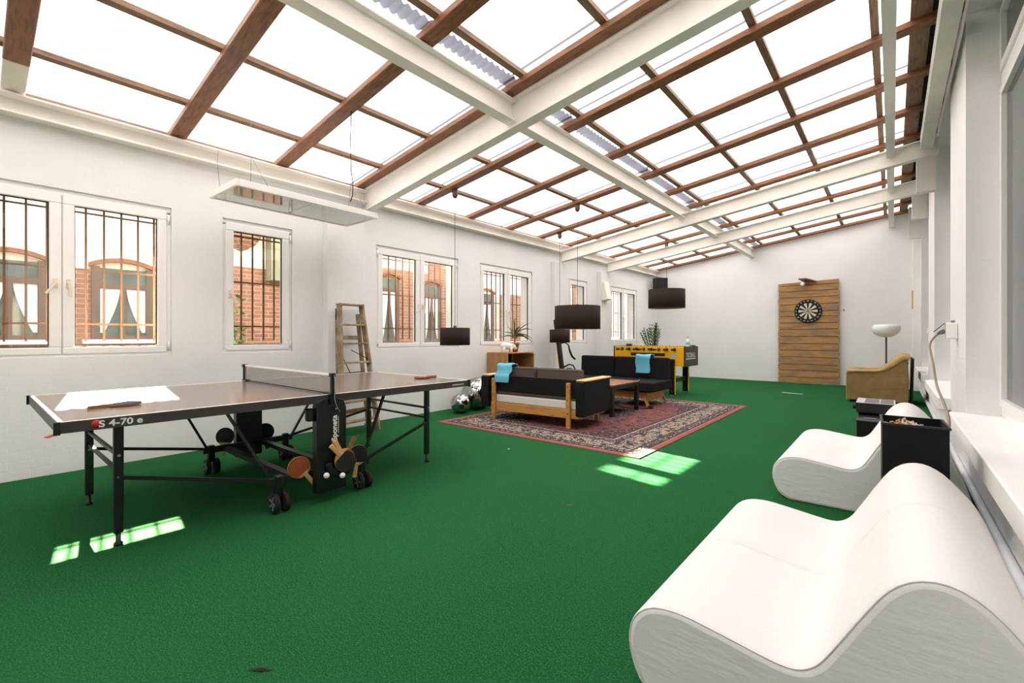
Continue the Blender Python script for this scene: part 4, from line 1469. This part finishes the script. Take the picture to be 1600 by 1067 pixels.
o = B('small_box', (-0.055, -0.03, 0.0), (0.055, 0.03, 0.05), M['anthr'], None, 0.004, 1)
o.location = (-4.22, 8.868, zt)
tag(o, 'small dark box on the left of the table football rim', 'box')
o = B('wallet', (-0.05, -0.03, 0), (0.05, 0.03, 0.02), M['leatherette'], None, 0.005, 1)
o.location = (-3.086, 9.36, zt + 0.004)
tag(o, 'small flat dark item lying on the football table end', 'wallet')

# ================================================================== PALM behind the football table
pa = empty('potted_palm', (-4.28, 10.30, 0), 0, 'green palm in a pot standing behind the table football', 'plant')
MB().lathe([(0.0, 0.0), (0.13, 0.0), (0.17, 0.30), (0.18, 0.30), (0.18, 0.33), (0.16, 0.33), (0.155, 0.30), (0.0, 0.29)], (0, 0, 0), 28).build('pot', M['terracotta'], pa)
MB().lathe([(0.0, 0.305), (0.156, 0.30)], (0, 0, 0), 20).build('soil', M['soil'], pa)
rng = random.Random(11)
for (a, el, L_) in [(150, 86, 1.0), (220, 84, 0.98), (250, 87, 1.08), (30, 88, 1.10), (70, 87, 1.05), (120, 88, 1.08), (0, 88.5, 1.12), (225, 80, 0.98), (205, 82, 1.02), (330, 87, 1.0), (50, 85, 0.98), (45, 89, 1.06), (215, 78, 0.94), (235, 86, 1.0)]:
    d = Vector((math.cos(R(a)) * math.cos(R(el)), math.sin(R(a)) * math.cos(R(el)), math.sin(R(el))))
    p = Vector((0, 0, 0.30))
    pts = []
    dd = d.copy()
    for i in range(15):
        pts.append(p.copy())
        p = p + dd * (L_ / 14)
        dd = (dd + Vector((d.x, d.y, 0)) * 0.05 + Vector((0, 0, -0.02))).normalized()
    m = MB().tube(pts, [0.007] * 8 + [0.004] * 7, 5)
    side = d.cross(Vector((0, 0, 1))).normalized()
    for i in range(7, 15):
        for s in (-1, 1):
            ln_ = 0.16 * (1 - abs(i - 11) / 8) + 0.04
            q = pts[i]
            tip = q + side * s * ln_ * 0.6 + (pts[i] - pts[i - 1]).normalized() * ln_ * 0.7 + Vector((0, 0, -0.02))
            mid = (q + tip) / 2 + Vector((0, 0, 0.015))
            wv = (tip - q).normalized().cross(Vector((0, 0, 1))).normalized() * 0.012
            m.add([q, mid - wv, tip, mid + wv], [(0, 1, 2), (0, 2, 3)])
    m.build('frond', M['palm'], pa, fix=False)

# ================================================================== BACK WALL: plank panel, dartboard, lamp
pn = empty('plank_panel', (-1.60, YB - 0.09, 0), 0, 'tall panel of reclaimed wooden planks leaning on the back wall', 'panel')
lean = 0.012
edges = [0.0, 0.155, 0.325, 0.475, 0.655, 0.82, 0.985, 1.165, 1.345, 1.50, 1.66, 1.785, 1.955, 2.13, 2.285, 2.43, 2.53]
rng = random.Random(5)
for i in range(len(edges) - 1):
    a, b = edges[i], edges[i + 1] - 0.010
    jl, jr, jd = rng.uniform(-0.005, 0.005), rng.uniform(-0.007, 0.007), rng.uniform(0, 0.008)
    sk = 0.035 if i == len(edges) - 2 else 0.0
    m = MB()
    vs_ = []
    for yy in (-0.03 - jd, 0.0):
        for (x, z) in ((-0.625 + jl, a), (0.635 + jr, a), (0.635 + jr, b + sk * 0.3), (-0.625 + jl, b - sk)):
            vs_.append((x, yy + z * lean, z))
    m.add(vs_, [(0, 1, 2, 3), (7, 6, 5, 4), (0, 4, 5, 1), (1, 5, 6, 2), (2, 6, 7, 3), (3, 7, 4, 0)])
    o = m.build('plank', M['plank'], pn, None, 0.004, 1)
bkm = MB()
bkm.add([(-0.60, 0.001, 0.01), (0.61, 0.001, 0.01), (0.61, 0.001 + 2.47 * lean, 2.47), (-0.60, 0.001 + 2.47 * lean, 2.47), (-0.60, 0.012, 0.01), (0.61, 0.012, 0.01), (0.61, 0.012 + 2.47 * lean, 2.47), (-0.60, 0.012 + 2.47 * lean, 2.47)], [(0, 1, 2, 3), (7, 6, 5, 4), (0, 4, 5, 1), (1, 5, 6, 2), (2, 6, 7, 3), (3, 7, 4, 0)])
bkm.build('backing', M['flash'], pn)

db = empty('dartboard', (-1.585, YB - 0.114, 1.78), 0, 'round black and cream dartboard on the plank panel', 'dartboard')
r0 = 0.285
MB().lathe([(0.0, 0.0), (r0, 0.0), (r0, 0.03), (r0 - 0.012, 0.042), (0.225, 0.042), (0.225, 0.034), (0.0, 0.034)], (0, 0, 0), 48, 0, Matrix.Rotation(PI / 2, 4, 'X')).build('surround', M['dart_black'], db)
for par, (mname) in enumerate(('dart_black', 'dart_cream')):
    m = MB()
    for k in range(20):
        if k % 2 != par:
            continue
        a0, a1 = 2 * PI * (k - 0.5) / 20, 2 * PI * (k + 0.5) / 20
        pts = [(0.02 * math.sin(a0), 0.02 * math.cos(a0)), (0.195 * math.sin(a0), 0.195 * math.cos(a0)), (0.198 * math.sin((a0 + a1) / 2), 0.198 * math.cos((a0 + a1) / 2)), (0.195 * math.sin(a1), 0.195 * math.cos(a1)), (0.02 * math.sin(a1), 0.02 * math.cos(a1))]
        m.prism(pts, 'y', -0.044, -0.034)
    m.build('sectors', M[mname], db)
wr_ = MB()
for k in range(20):
    a = 2 * PI * (k + 0.5) / 20
    wr_.bar((0.02 * math.sin(a), -0.0455, 0.02 * math.cos(a)), (0.198 * math.sin(a), -0.0455, 0.198 * math.cos(a)), 0.002, 0.002)
for rr in (0.11, 0.198):
    wr_.tube([(rr * math.sin(2 * PI * k / 32), -0.0455, rr * math.cos(2 * PI * k / 32)) for k in range(33)], 0.0015, 4)
wr_.build('wires', M['chrome'], db)
MB().lathe([(0, 0.034), (0.018, 0.034), (0.018, 0.046), (0, 0.046)], (0, 0, 0), 16, 0, Matrix.Rotation(PI / 2, 4, 'X')).build('bull', M['redrub'], db)
NUMS = [20, 1, 18, 4, 13, 6, 10, 15, 2, 17, 3, 19, 7, 16, 8, 11, 14, 9, 12, 5]
for k, nn in enumerate(NUMS):
    a = 2 * PI * k / 20
    t = text_mesh('number', str(nn), 0.045, M['print'], db, Matrix.Translation((0.25 * math.sin(a) - 0.012 * len(str(nn)), -0.0425, 0.25 * math.cos(a) - 0.016)) @ Matrix.Rotation(PI / 2, 4, 'X'), 0.0)
sl = empty('spot_lamp', (-1.66, YB - 0.10, 2.51), 0, 'board with a clear bulb fixed above the dartboard', 'lamp')
MB().add([(-0.10, -0.26, 0.035), (0.06, -0.26, 0.035), (0.26, 0.0, -0.025), (0.02, 0.0, -0.025), (-0.10, -0.26, 0.06), (0.06, -0.26, 0.06), (0.26, 0.0, 0.0), (0.02, 0.0, 0.0)], [(0, 3, 2, 1), (4, 5, 6, 7), (0, 1, 5, 4), (1, 2, 6, 5), (2, 3, 7, 6), (3, 0, 4, 7)]).build('bracket_board', M['batten'], sl)
MB().tube([(-0.02, -0.21, 0.04), (-0.02, -0.21, -0.02)], 0.022, 12).build('socket', M['greyplastic'], sl)
MB().lathe([(0.0, -0.125), (0.02, -0.122), (0.04, -0.105), (0.045, -0.08), (0.035, -0.05), (0.02, -0.02)], (-0.02, -0.21, 0.0), 18).build('bulb', M['opal'], sl)
st = B('wall_sticker', (-0.02, -0.004, -0.035), (0.025, 0.0, 0.035), M['print'], None)
st.location = (-0.885, YB - 0.001, 1.78)
tag(st, 'tiny white and red sticker on the wall right of the planks', 'sticker')
MB().box((-0.008, -0.0048, -0.02), (0.014, -0.004, 0.024)).build('red_mark', M['red'], st)
oc = MB().box((-0.19, -0.012, 0.0), (0.19, 0.012, 0.006)).build('throw_line', M['line'], None, (-1.57, 10.80, 0.0))
oc.rotation_euler = (0, 0, R(-13))
tag(oc, 'thin pale strip lying on the carpet in front of the dartboard', 'strip')

# ================================================================== FLOOR LAMP
fo = empty('floor_lamp', (-0.10, 12.40, 0), 0, 'floor lamp with white opal bowl on a thin dark pole', 'lamp')
MB().lathe([(0.0, 0.0), (0.15, 0.0), (0.15, 0.015), (0.03, 0.03), (0.0, 0.03)], (0, 0, 0), 32).build('base', M['bronze'], fo)
MB().tube([(0, 0, 0.02), (0, 0, 1.15)], 0.016, 12).build('pole', M['bronze'], fo)
MB().lathe([(0.0, 1.145), (0.06, 1.146), (0.13, 1.165), (0.20, 1.22), (0.238, 1.29), (0.240, 1.35), (0.225, 1.395), (0.19, 1.415), (0.186, 1.410), (0.22, 1.39), (0.233, 1.35), (0.231, 1.29), (0.194, 1.226), (0.12, 1.172), (0.0, 1.155)], (0, 0, 0), 36).build('bowl', M['opal'], fo)

# ================================================================== ARMCHAIR and board behind it
ac = empty('armchair', (-0.205, 10.10, 0), 0, 'tan leather armchair seen from the side by the right wall', 'armchair')
prof = [(-0.42, 0.535), (-0.28, 0.540), (-0.10, 0.545), (0.02, 0.555), (0.12, 0.60), (0.22, 0.68), (0.31, 0.765), (0.37, 0.795), (0.42, 0.77)]
cur = catmull(prof, 5)
for y0 in (0.0, 0.72):
    poly = [(-0.42, 0.04), (0.41, 0.04), (0.425, 0.40), (0.40, 0.76)] + [(p[0], p[1] - 0.01) for p in reversed(cur[:-3])]
    sd_ = MB().prism(poly, 'y', y0 + 0.02, y0 + 0.13)
    so = sd_.build('side_panel', M['leatherside'], ac, None, 0.01, 2)
    MB().box((-0.435, y0 + 0.012, 0.03), (-0.418, y0 + 0.05, 0.53)).build('welt', M['leather'], so, None, 0.006, 2)
    # padded roll along the arm and up the back
    m = MB()
    vs_, fs = [], []
    n = 16
    for i, p in enumerate(cur):
        a, b = cur[max(i - 1, 0)], cur[min(i + 1, len(cur) - 1)]
        t = (b - a).normalized()
        nx, nz = -t[1], t[0]
        e = min(1.0, 0.35 + i * 0.35, 0.5 + (len(cur) - 1 - i) * 0.3)
        thick = (0.030 + 0.022 * min(1, max(0, (i - 14) / 14))) * e
        for k in range(n):
            ang = 2 * PI * k / n
            wy = 0.5 * 0.165 * (0.92 + 0.08 * e) * math.copysign(abs(math.cos(ang)) ** 0.6, math.cos(ang))
            hz = thick * math.copysign(abs(math.sin(ang)) ** 0.7, math.sin(ang)) + 0.012
            vs_.append((p[0] + nx * hz, y0 + 0.075 + wy, p[1] + nz * hz))
    for i in range(len(cur) - 1):
        for k in range(n):
            k2 = (k + 1) % n
            fs.append((i * n + k, i * n + k2, (i + 1) * n + k2, (i + 1) * n + k))
    fs.append(tuple(range(n)))
    fs.append(tuple((len(cur) - 1) * n + k for k in range(n)))
    m.add(vs_, fs, 0, True)
    m.build('arm_pad', M['leather'], ac)
B('seat_cushion', (-0.40, 0.14, 0.20), (0.22, 0.73, 0.44), M['leather'], ac, 0.05, 4)
B('base', (-0.39, 0.13, 0.04), (0.40, 0.74, 0.20), M['leatherside'], ac, 0.01, 2)
bk = B('back_cushion', (0.0, 0.14, 0.0), (0.16, 0.73, 0.46), M['leather'], ac, 0.06, 4)
bk.location = (0.14, 0, 0.36)
bk.rotation_euler = (0, R(18), 0)
for x in (-0.36, 0.36):
    for y in (0.08, 0.79):
        MB().lathe([(0, 0), (0.02, 0), (0.024, 0.045), (0, 0.045)], (x, y, 0), 10).build('foot', M['blackplastic'], ac)
o = MB().box((-0.012, 0.0, 0.0), (0.012, 0.95, 0.79)).build('black_board', M['leatherette'], None, (0.250, 10.06, 0.0), 0.003, 1)
o.rotation_euler = (0, R(1.2), 0)
tag(o, 'flat black board leaning behind the tan armchair', 'board')

# ================================================================== FOAM SOFAS on the right
FP = [(-0.564, 0.0), (-0.631, 0.041), (-0.664, 0.105), (-0.676, 0.175), (-0.660, 0.243), (-0.605, 0.297), (-0.515, 0.316), (-0.396, 0.305), (-0.294, 0.291), (-0.225, 0.285), (-0.185, 0.295), (-0.150, 0.325), (-0.113, 0.387), (-0.062, 0.480), (-0.012, 0.562), (0.040, 0.606), (0.100, 0.616), (0.158, 0.590), (0.212, 0.535), (0.270, 0.455), (0.325, 0.315), (0.370, 0.150), (0.385, 0.03), (0.370, 0.0)]


def foam_sofa(y0, w, label):
    e = empty('foam_sofa', (0, y0, 0), 0, label, 'sofa', 'white foam sofas')
    crv = [Vector(p) for p in catmull(FP, 5)]
    n = len(crv)
    nor = []
    for i in range(n):
        a, b = crv[(i - 1) % n], crv[(i + 1) % n]
        t = (b - a)
        t = t / (t.length or 1)
        nor.append(Vector((t.y, -t.x)))
    # orientation: inward normal points to the centroid side
    cx, cz = -0.1, 0.2
    sgn = 1 if (Vector((cx, cz)) - crv[30]).dot(nor[30]) > 0 else -1
    rings = [(0.0, 0.020), (0.003, 0.009), (0.010, 0.002), (0.022, 0.0)]
    for k in range(1, 8):
        rings.append((0.022 + (w / 2 - 0.022 - 0.012) * k / 8, 0.0))
    rings += [(w / 2 - 0.012, 0.0), (w / 2 - 0.004, 0.004), (w / 2, 0.010), (w / 2 + 0.004, 0.004), (w / 2 + 0.012, 0.0)]
    for k in range(1, 8):
        rings.append((w / 2 + 0.012 + (w / 2 - 0.034) * k / 8, 0.0))
    rings += [(w - 0.022, 0.0), (w - 0.010, 0.002), (w - 0.003, 0.009), (w, 0.020)]
    m = MB()
    vs_, fs = [], []
    for (y, ins) in rings:
        for i in range(n):
            p = crv[i] + nor[i] * (sgn * ins)
            vs_.append((p.x, y, max(p.y, 0.001 + ins * 0.3)))
    for j in range(len(rings) - 1):
        for i in range(n):
            i2 = (i + 1) % n
            fs.append((j * n + i, j * n + i2, (j + 1) * n + i2, (j + 1) * n + i))
    m.add(vs_, fs, 0, True)
    m.add(vs_[:n], [tuple(range(n))], 0, False)
    m.add(vs_[-n:], [tuple(range(n))], 0, False)
    m.build('cushion', M['foam'], e)
    # thin sewn seams along the two side edges
    for y in (0.006, w - 0.006):
        MB().tube([(crv[i].x + nor[i].x * sgn * 0.004, y, max(0.006, crv[i].y + nor[i].y * sgn * 0.004)) for i in range(0, n, 2)], 0.0028, 5).build('seam', M['foam'], e)
    return e


foam_sofa(1.41, 1.27, 'large white wave-shaped foam sofa in the foreground at right')
foam_sofa(3.77, 1.27, 'white wave-shaped foam sofa behind the black ash bin')

# ================================================================== ASH BIN
ab = empty('ash_bin', (0.088, 3.45, 0), R(2), 'tall square black bin holding cigarette butts between the white sofas', 'bin')
m = MB()
hx, hy, Hb = 0.137, 0.16, 0.69
m.box((-hx, -hy, 0), (hx, -hy + 0.006, Hb)).box((-hx, hy - 0.006, 0), (hx, hy, Hb)).box((-hx, -hy + 0.006, 0), (-hx + 0.006, hy - 0.006, Hb)).box((hx - 0.006, -hy + 0.006, 0), (hx, hy - 0.006, Hb)).box((-hx + 0.006, -hy + 0.006, 0.0), (hx - 0.006, hy - 0.006, 0.01))
m.build('body', M['leatherette'], ab)
m = MB()
m.box((-hx - 0.006, -hy - 0.006, Hb - 0.012), (hx + 0.006, -hy - 0.0005, Hb)).box((-hx - 0.006, hy + 0.0005, Hb - 0.012), (hx + 0.006, hy + 0.006, Hb)).box((hx + 0.0005, -hy, Hb - 0.012), (hx + 0.006, hy, Hb)).box((-hx - 0.006, -hy, Hb - 0.012), (-hx - 0.0005, hy, Hb))
m.build('rim', M['black'], ab)
B('sand_tray', (-hx + 0.007, -hy + 0.007, Hb - 0.10), (hx - 0.007, hy - 0.007, Hb - 0.065), M['soil'], ab)
m = MB()
rng = random.Random(9)
for k in range(170):
    x = max(-0.118, min(0.10, rng.gauss(-0.035, 0.06)))
    y = rng.uniform(-0.14, 0.14)
    z = Hb - 0.054 + rng.random() * 0.052 * max(0.1, 1 - abs(x + 0.035) / 0.13)
    d = Vector((rng.uniform(-1, 1), rng.uniform(-1, 1), rng.uniform(-0.5, 0.5))).normalized() * 0.013
    m.tube([Vector((x, y, z)) - d, Vector((x, y, z)) + d], 0.004, 6, 0 if rng.random() < 0.7 else 1)
o = m.build('cigarette_butts', [M['butt'], M['buttor']], None, (0.088, 3.45, 0))
tag(o, 'heap of cigarette butts in the top of the black bin', 'cigarette butts', None, 'stuff')

# ================================================================== BLACK BOX WITH AMPLIFIER
bx_ = empty('black_crate', (-0.06, 6.05, 0), 0, 'black box standing behind the farther white sofa', 'box')
B('body', (-0.21, -0.45, 0.0), (0.22, 0.45, 0.335), M['leatherette'], bx_, 0.006, 2)
B('top', (-0.215, -0.455, 0.336), (0.225, 0.455, 0.35), M['black'], bx_, 0.003, 1)
am = empty('amplifier', (-0.14, 6.22, 0.35), 0, 'black amplifier with grey vented top on the black box', 'amplifier')
B('body', (-0.155, -0.22, 0.022), (0.165, 0.22, 0.122), M['black'], am, 0.004, 1)
for x in (-0.12, 0.13):
    for y in (-0.18, 0.18):
        MB().lathe([(0, 0), (0.018, 0), (0.018, 0.022), (0, 0.022)], (x, y, 0), 12).build('foot', M['rubber'], am)
B('top_plate', (-0.155, -0.22, 0.1225), (0.165, 0.22, 0.128), M['mesh'], am)
m = MB()
for k in range(22):
    y = -0.19 + k * 0.018
    m.box((-0.085, y, 0.1281), (0.035, y + 0.009, 0.1295)).box((0.045, y, 0.1281), (0.15, y + 0.009, 0.1295))
m.build('vent_slots', M['greyplastic'], am)
MB().tube([(-0.156, -0.15, 0.07), (-0.185, -0.15, 0.07)], 0.022, 16).build('knob', M['rubber'], am)
o = B('lighter', (-0.03, -0.008, 0.0), (0.03, 0.008, 0.012), M['redrub'], None, 0.003, 1)
o.location = (-0.02, 5.72, 0.35)
tag(o, 'small red lighter on the black box', 'lighter')
o = B('remote', (-0.05, -0.012, 0.0), (0.05, 0.012, 0.012), M['greyplastic'], None, 0.003, 1)
o.location = (-0.17, 5.72, 0.35)
tag(o, 'small grey item lying on the front of the black box', 'remote')

# ================================================================== RIGHT WALL FITTINGS
sk = empty('socket_box', (XR, 5.85, 1.22), 0, 'white surface socket box with grey plug on the wall pier', 'socket')
B('housing', (-0.082, -0.055, -0.075), (0.0, 0.055, 0.075), M['upvc'], sk, 0.012, 3)
MB().add([(-0.083, -0.04, 0.07), (-0.083, 0.04, 0.07), (-0.16, 0.04, -0.01), (-0.16, -0.04, -0.01), (-0.087, -0.04, 0.074), (-0.087, 0.04, 0.074), (-0.164, 0.04, -0.006), (-0.164, -0.04, -0.006)], [(0, 1, 2, 3), (7, 6, 5, 4), (0, 4, 5, 1), (1, 5, 6, 2), (2, 6, 7, 3), (3, 7, 4, 0)]).build('flap', M['anthr'], sk)
MB().lathe([(0, 0.0), (0.02, 0.0), (0.02, 0.02), (0.013, 0.05), (0.008, 0.06), (0, 0.06)], (-0.083, 0, 0.0), 14, 0, Matrix.Rotation(-PI / 2 - 0.5, 4, 'Y')).build('plug', M['greyplastic'], sk)
MB().lathe([(0, 0), (0.014, 0), (0.014, 0.022), (0, 0.022)], (-0.03, 0, 0.075), 10).build('cable_gland', M['greyplastic'], sk)
cpts = [(0.325, 5.85, 1.185), (0.295, 5.82, 1.15), (0.265, 5.70, 1.08), (0.275, 5.45, 0.93), (0.285, 5.2, 0.76), (0.29, 4.6, 0.68), (0.275, 4.0, 0.64), (0.25, 3.72, 0.56), (0.25, 3.67, 0.30), (0.255, 3.66, 0.02)]
MB().tube(catmull([(p[0] - XR, p[1] - 5.85, p[2] - 1.22) for p in cpts], 6), 0.009, 8).build('cable', M['cable'], sk)
o = B('light_switch', (-0.022, -0.04, -0.04), (0.0, 0.04, 0.04), M['upvc'], None, 0.006, 2)
o.location = (XR, 10.05, 1.26)
tag(o, 'small white switch on the far pier of the right wall', 'switch')
o = B('cork_strip', (-0.02, -0.05, -0.2), (0.0, 0.05, 0.2), M['cork'], None, 0.003, 1)
o.location = (XR - 0.12, 13.05, 1.95)
tag(o, 'narrow orange strip on the post in the far right corner', 'strip')
pm = MB().tube([(XR - 0.025, YF + 0.05, 0.085), (XR - 0.025, 12.9, 0.085)], 0.022, 14)
tag(pm.build('heating_pipe', M['pipe']), 'white heating pipe running low along the right wall', 'pipe')
# ================================================================== LEFT WALL SPEAKERS
sp = empty('loudspeaker', (-5.16, 12.88, 2.52), R(-35), 'black loudspeaker mounted high in the far left corner', 'speaker')
B('cabinet', (-0.14, -0.17, 0.0), (0.12, 0.17, 0.33), M['blackplastic'], sp, 0.012, 2)
B('grille', (0.121, -0.155, 0.015), (0.127, 0.155, 0.315), M['rubber'], sp)
MB().tube([(-0.13, 0, 0.2), (-0.20, 0.0, 0.2)], 0.016, 8).build('bracket', M['black'], sp)
MB().tube(catmull([(-0.14, -0.1, 0.25), (-0.18, -0.16, 0.22), (-0.17, -0.19, 0.1), (-0.14, -0.12, 0.06)], 5), 0.005, 6).build('cable', M['cord'], sp)
sp = empty('brace_box', (XL + 0.12, 9.86, 2.02), 0, 'slanted white panel box fixed below the farther roof girder', 'wall box')
MB().add([(0.0, -0.12, 0.0), (0.16, -0.13, 0.03), (0.16, 0.12, 0.03), (0.0, 0.12, 0.0), (0.0, -0.12, 0.42), (0.05, -0.12, 0.46), (0.05, 0.12, 0.46), (0.0, 0.12, 0.42)], [(0, 3, 2, 1), (4, 5, 6, 7), (0, 1, 5, 4), (1, 2, 6, 5), (2, 3, 7, 6), (3, 0, 4, 7)]).build('panel', M['steel'], sp, None, 0.008, 2)
# small debris on the carpet
for (x, y, l, lb, mt, w) in ((-1.712, 2.67, 0.03, 'tiny dried leaf on the green carpet in mid floor', M['bladebrown'], 0.006), (-1.70, 0.66, 0.10, 'dark thin twig on the carpet at the bottom edge', M['rubber'], 0.008), (-3.045, 3.592, 0.03, 'tiny pale paper scrap on the carpet before the rug', M['print'], 0.010)):
    o = MB().add([(-l / 2, -w / 2, 0.002), (0, -w, 0.005), (l / 2, 0, 0.002), (0, w, 0.007), (0, 0, 0.011)], [(0, 1, 4), (1, 2, 4), (2, 3, 4), (3, 0, 4), (0, 3, 2, 1)]).build('floor_scrap', mt, None, (x, y, 0.0))
    o.rotation_euler = (0, 0, x * 7)
    tag(o, lb, 'scrap')
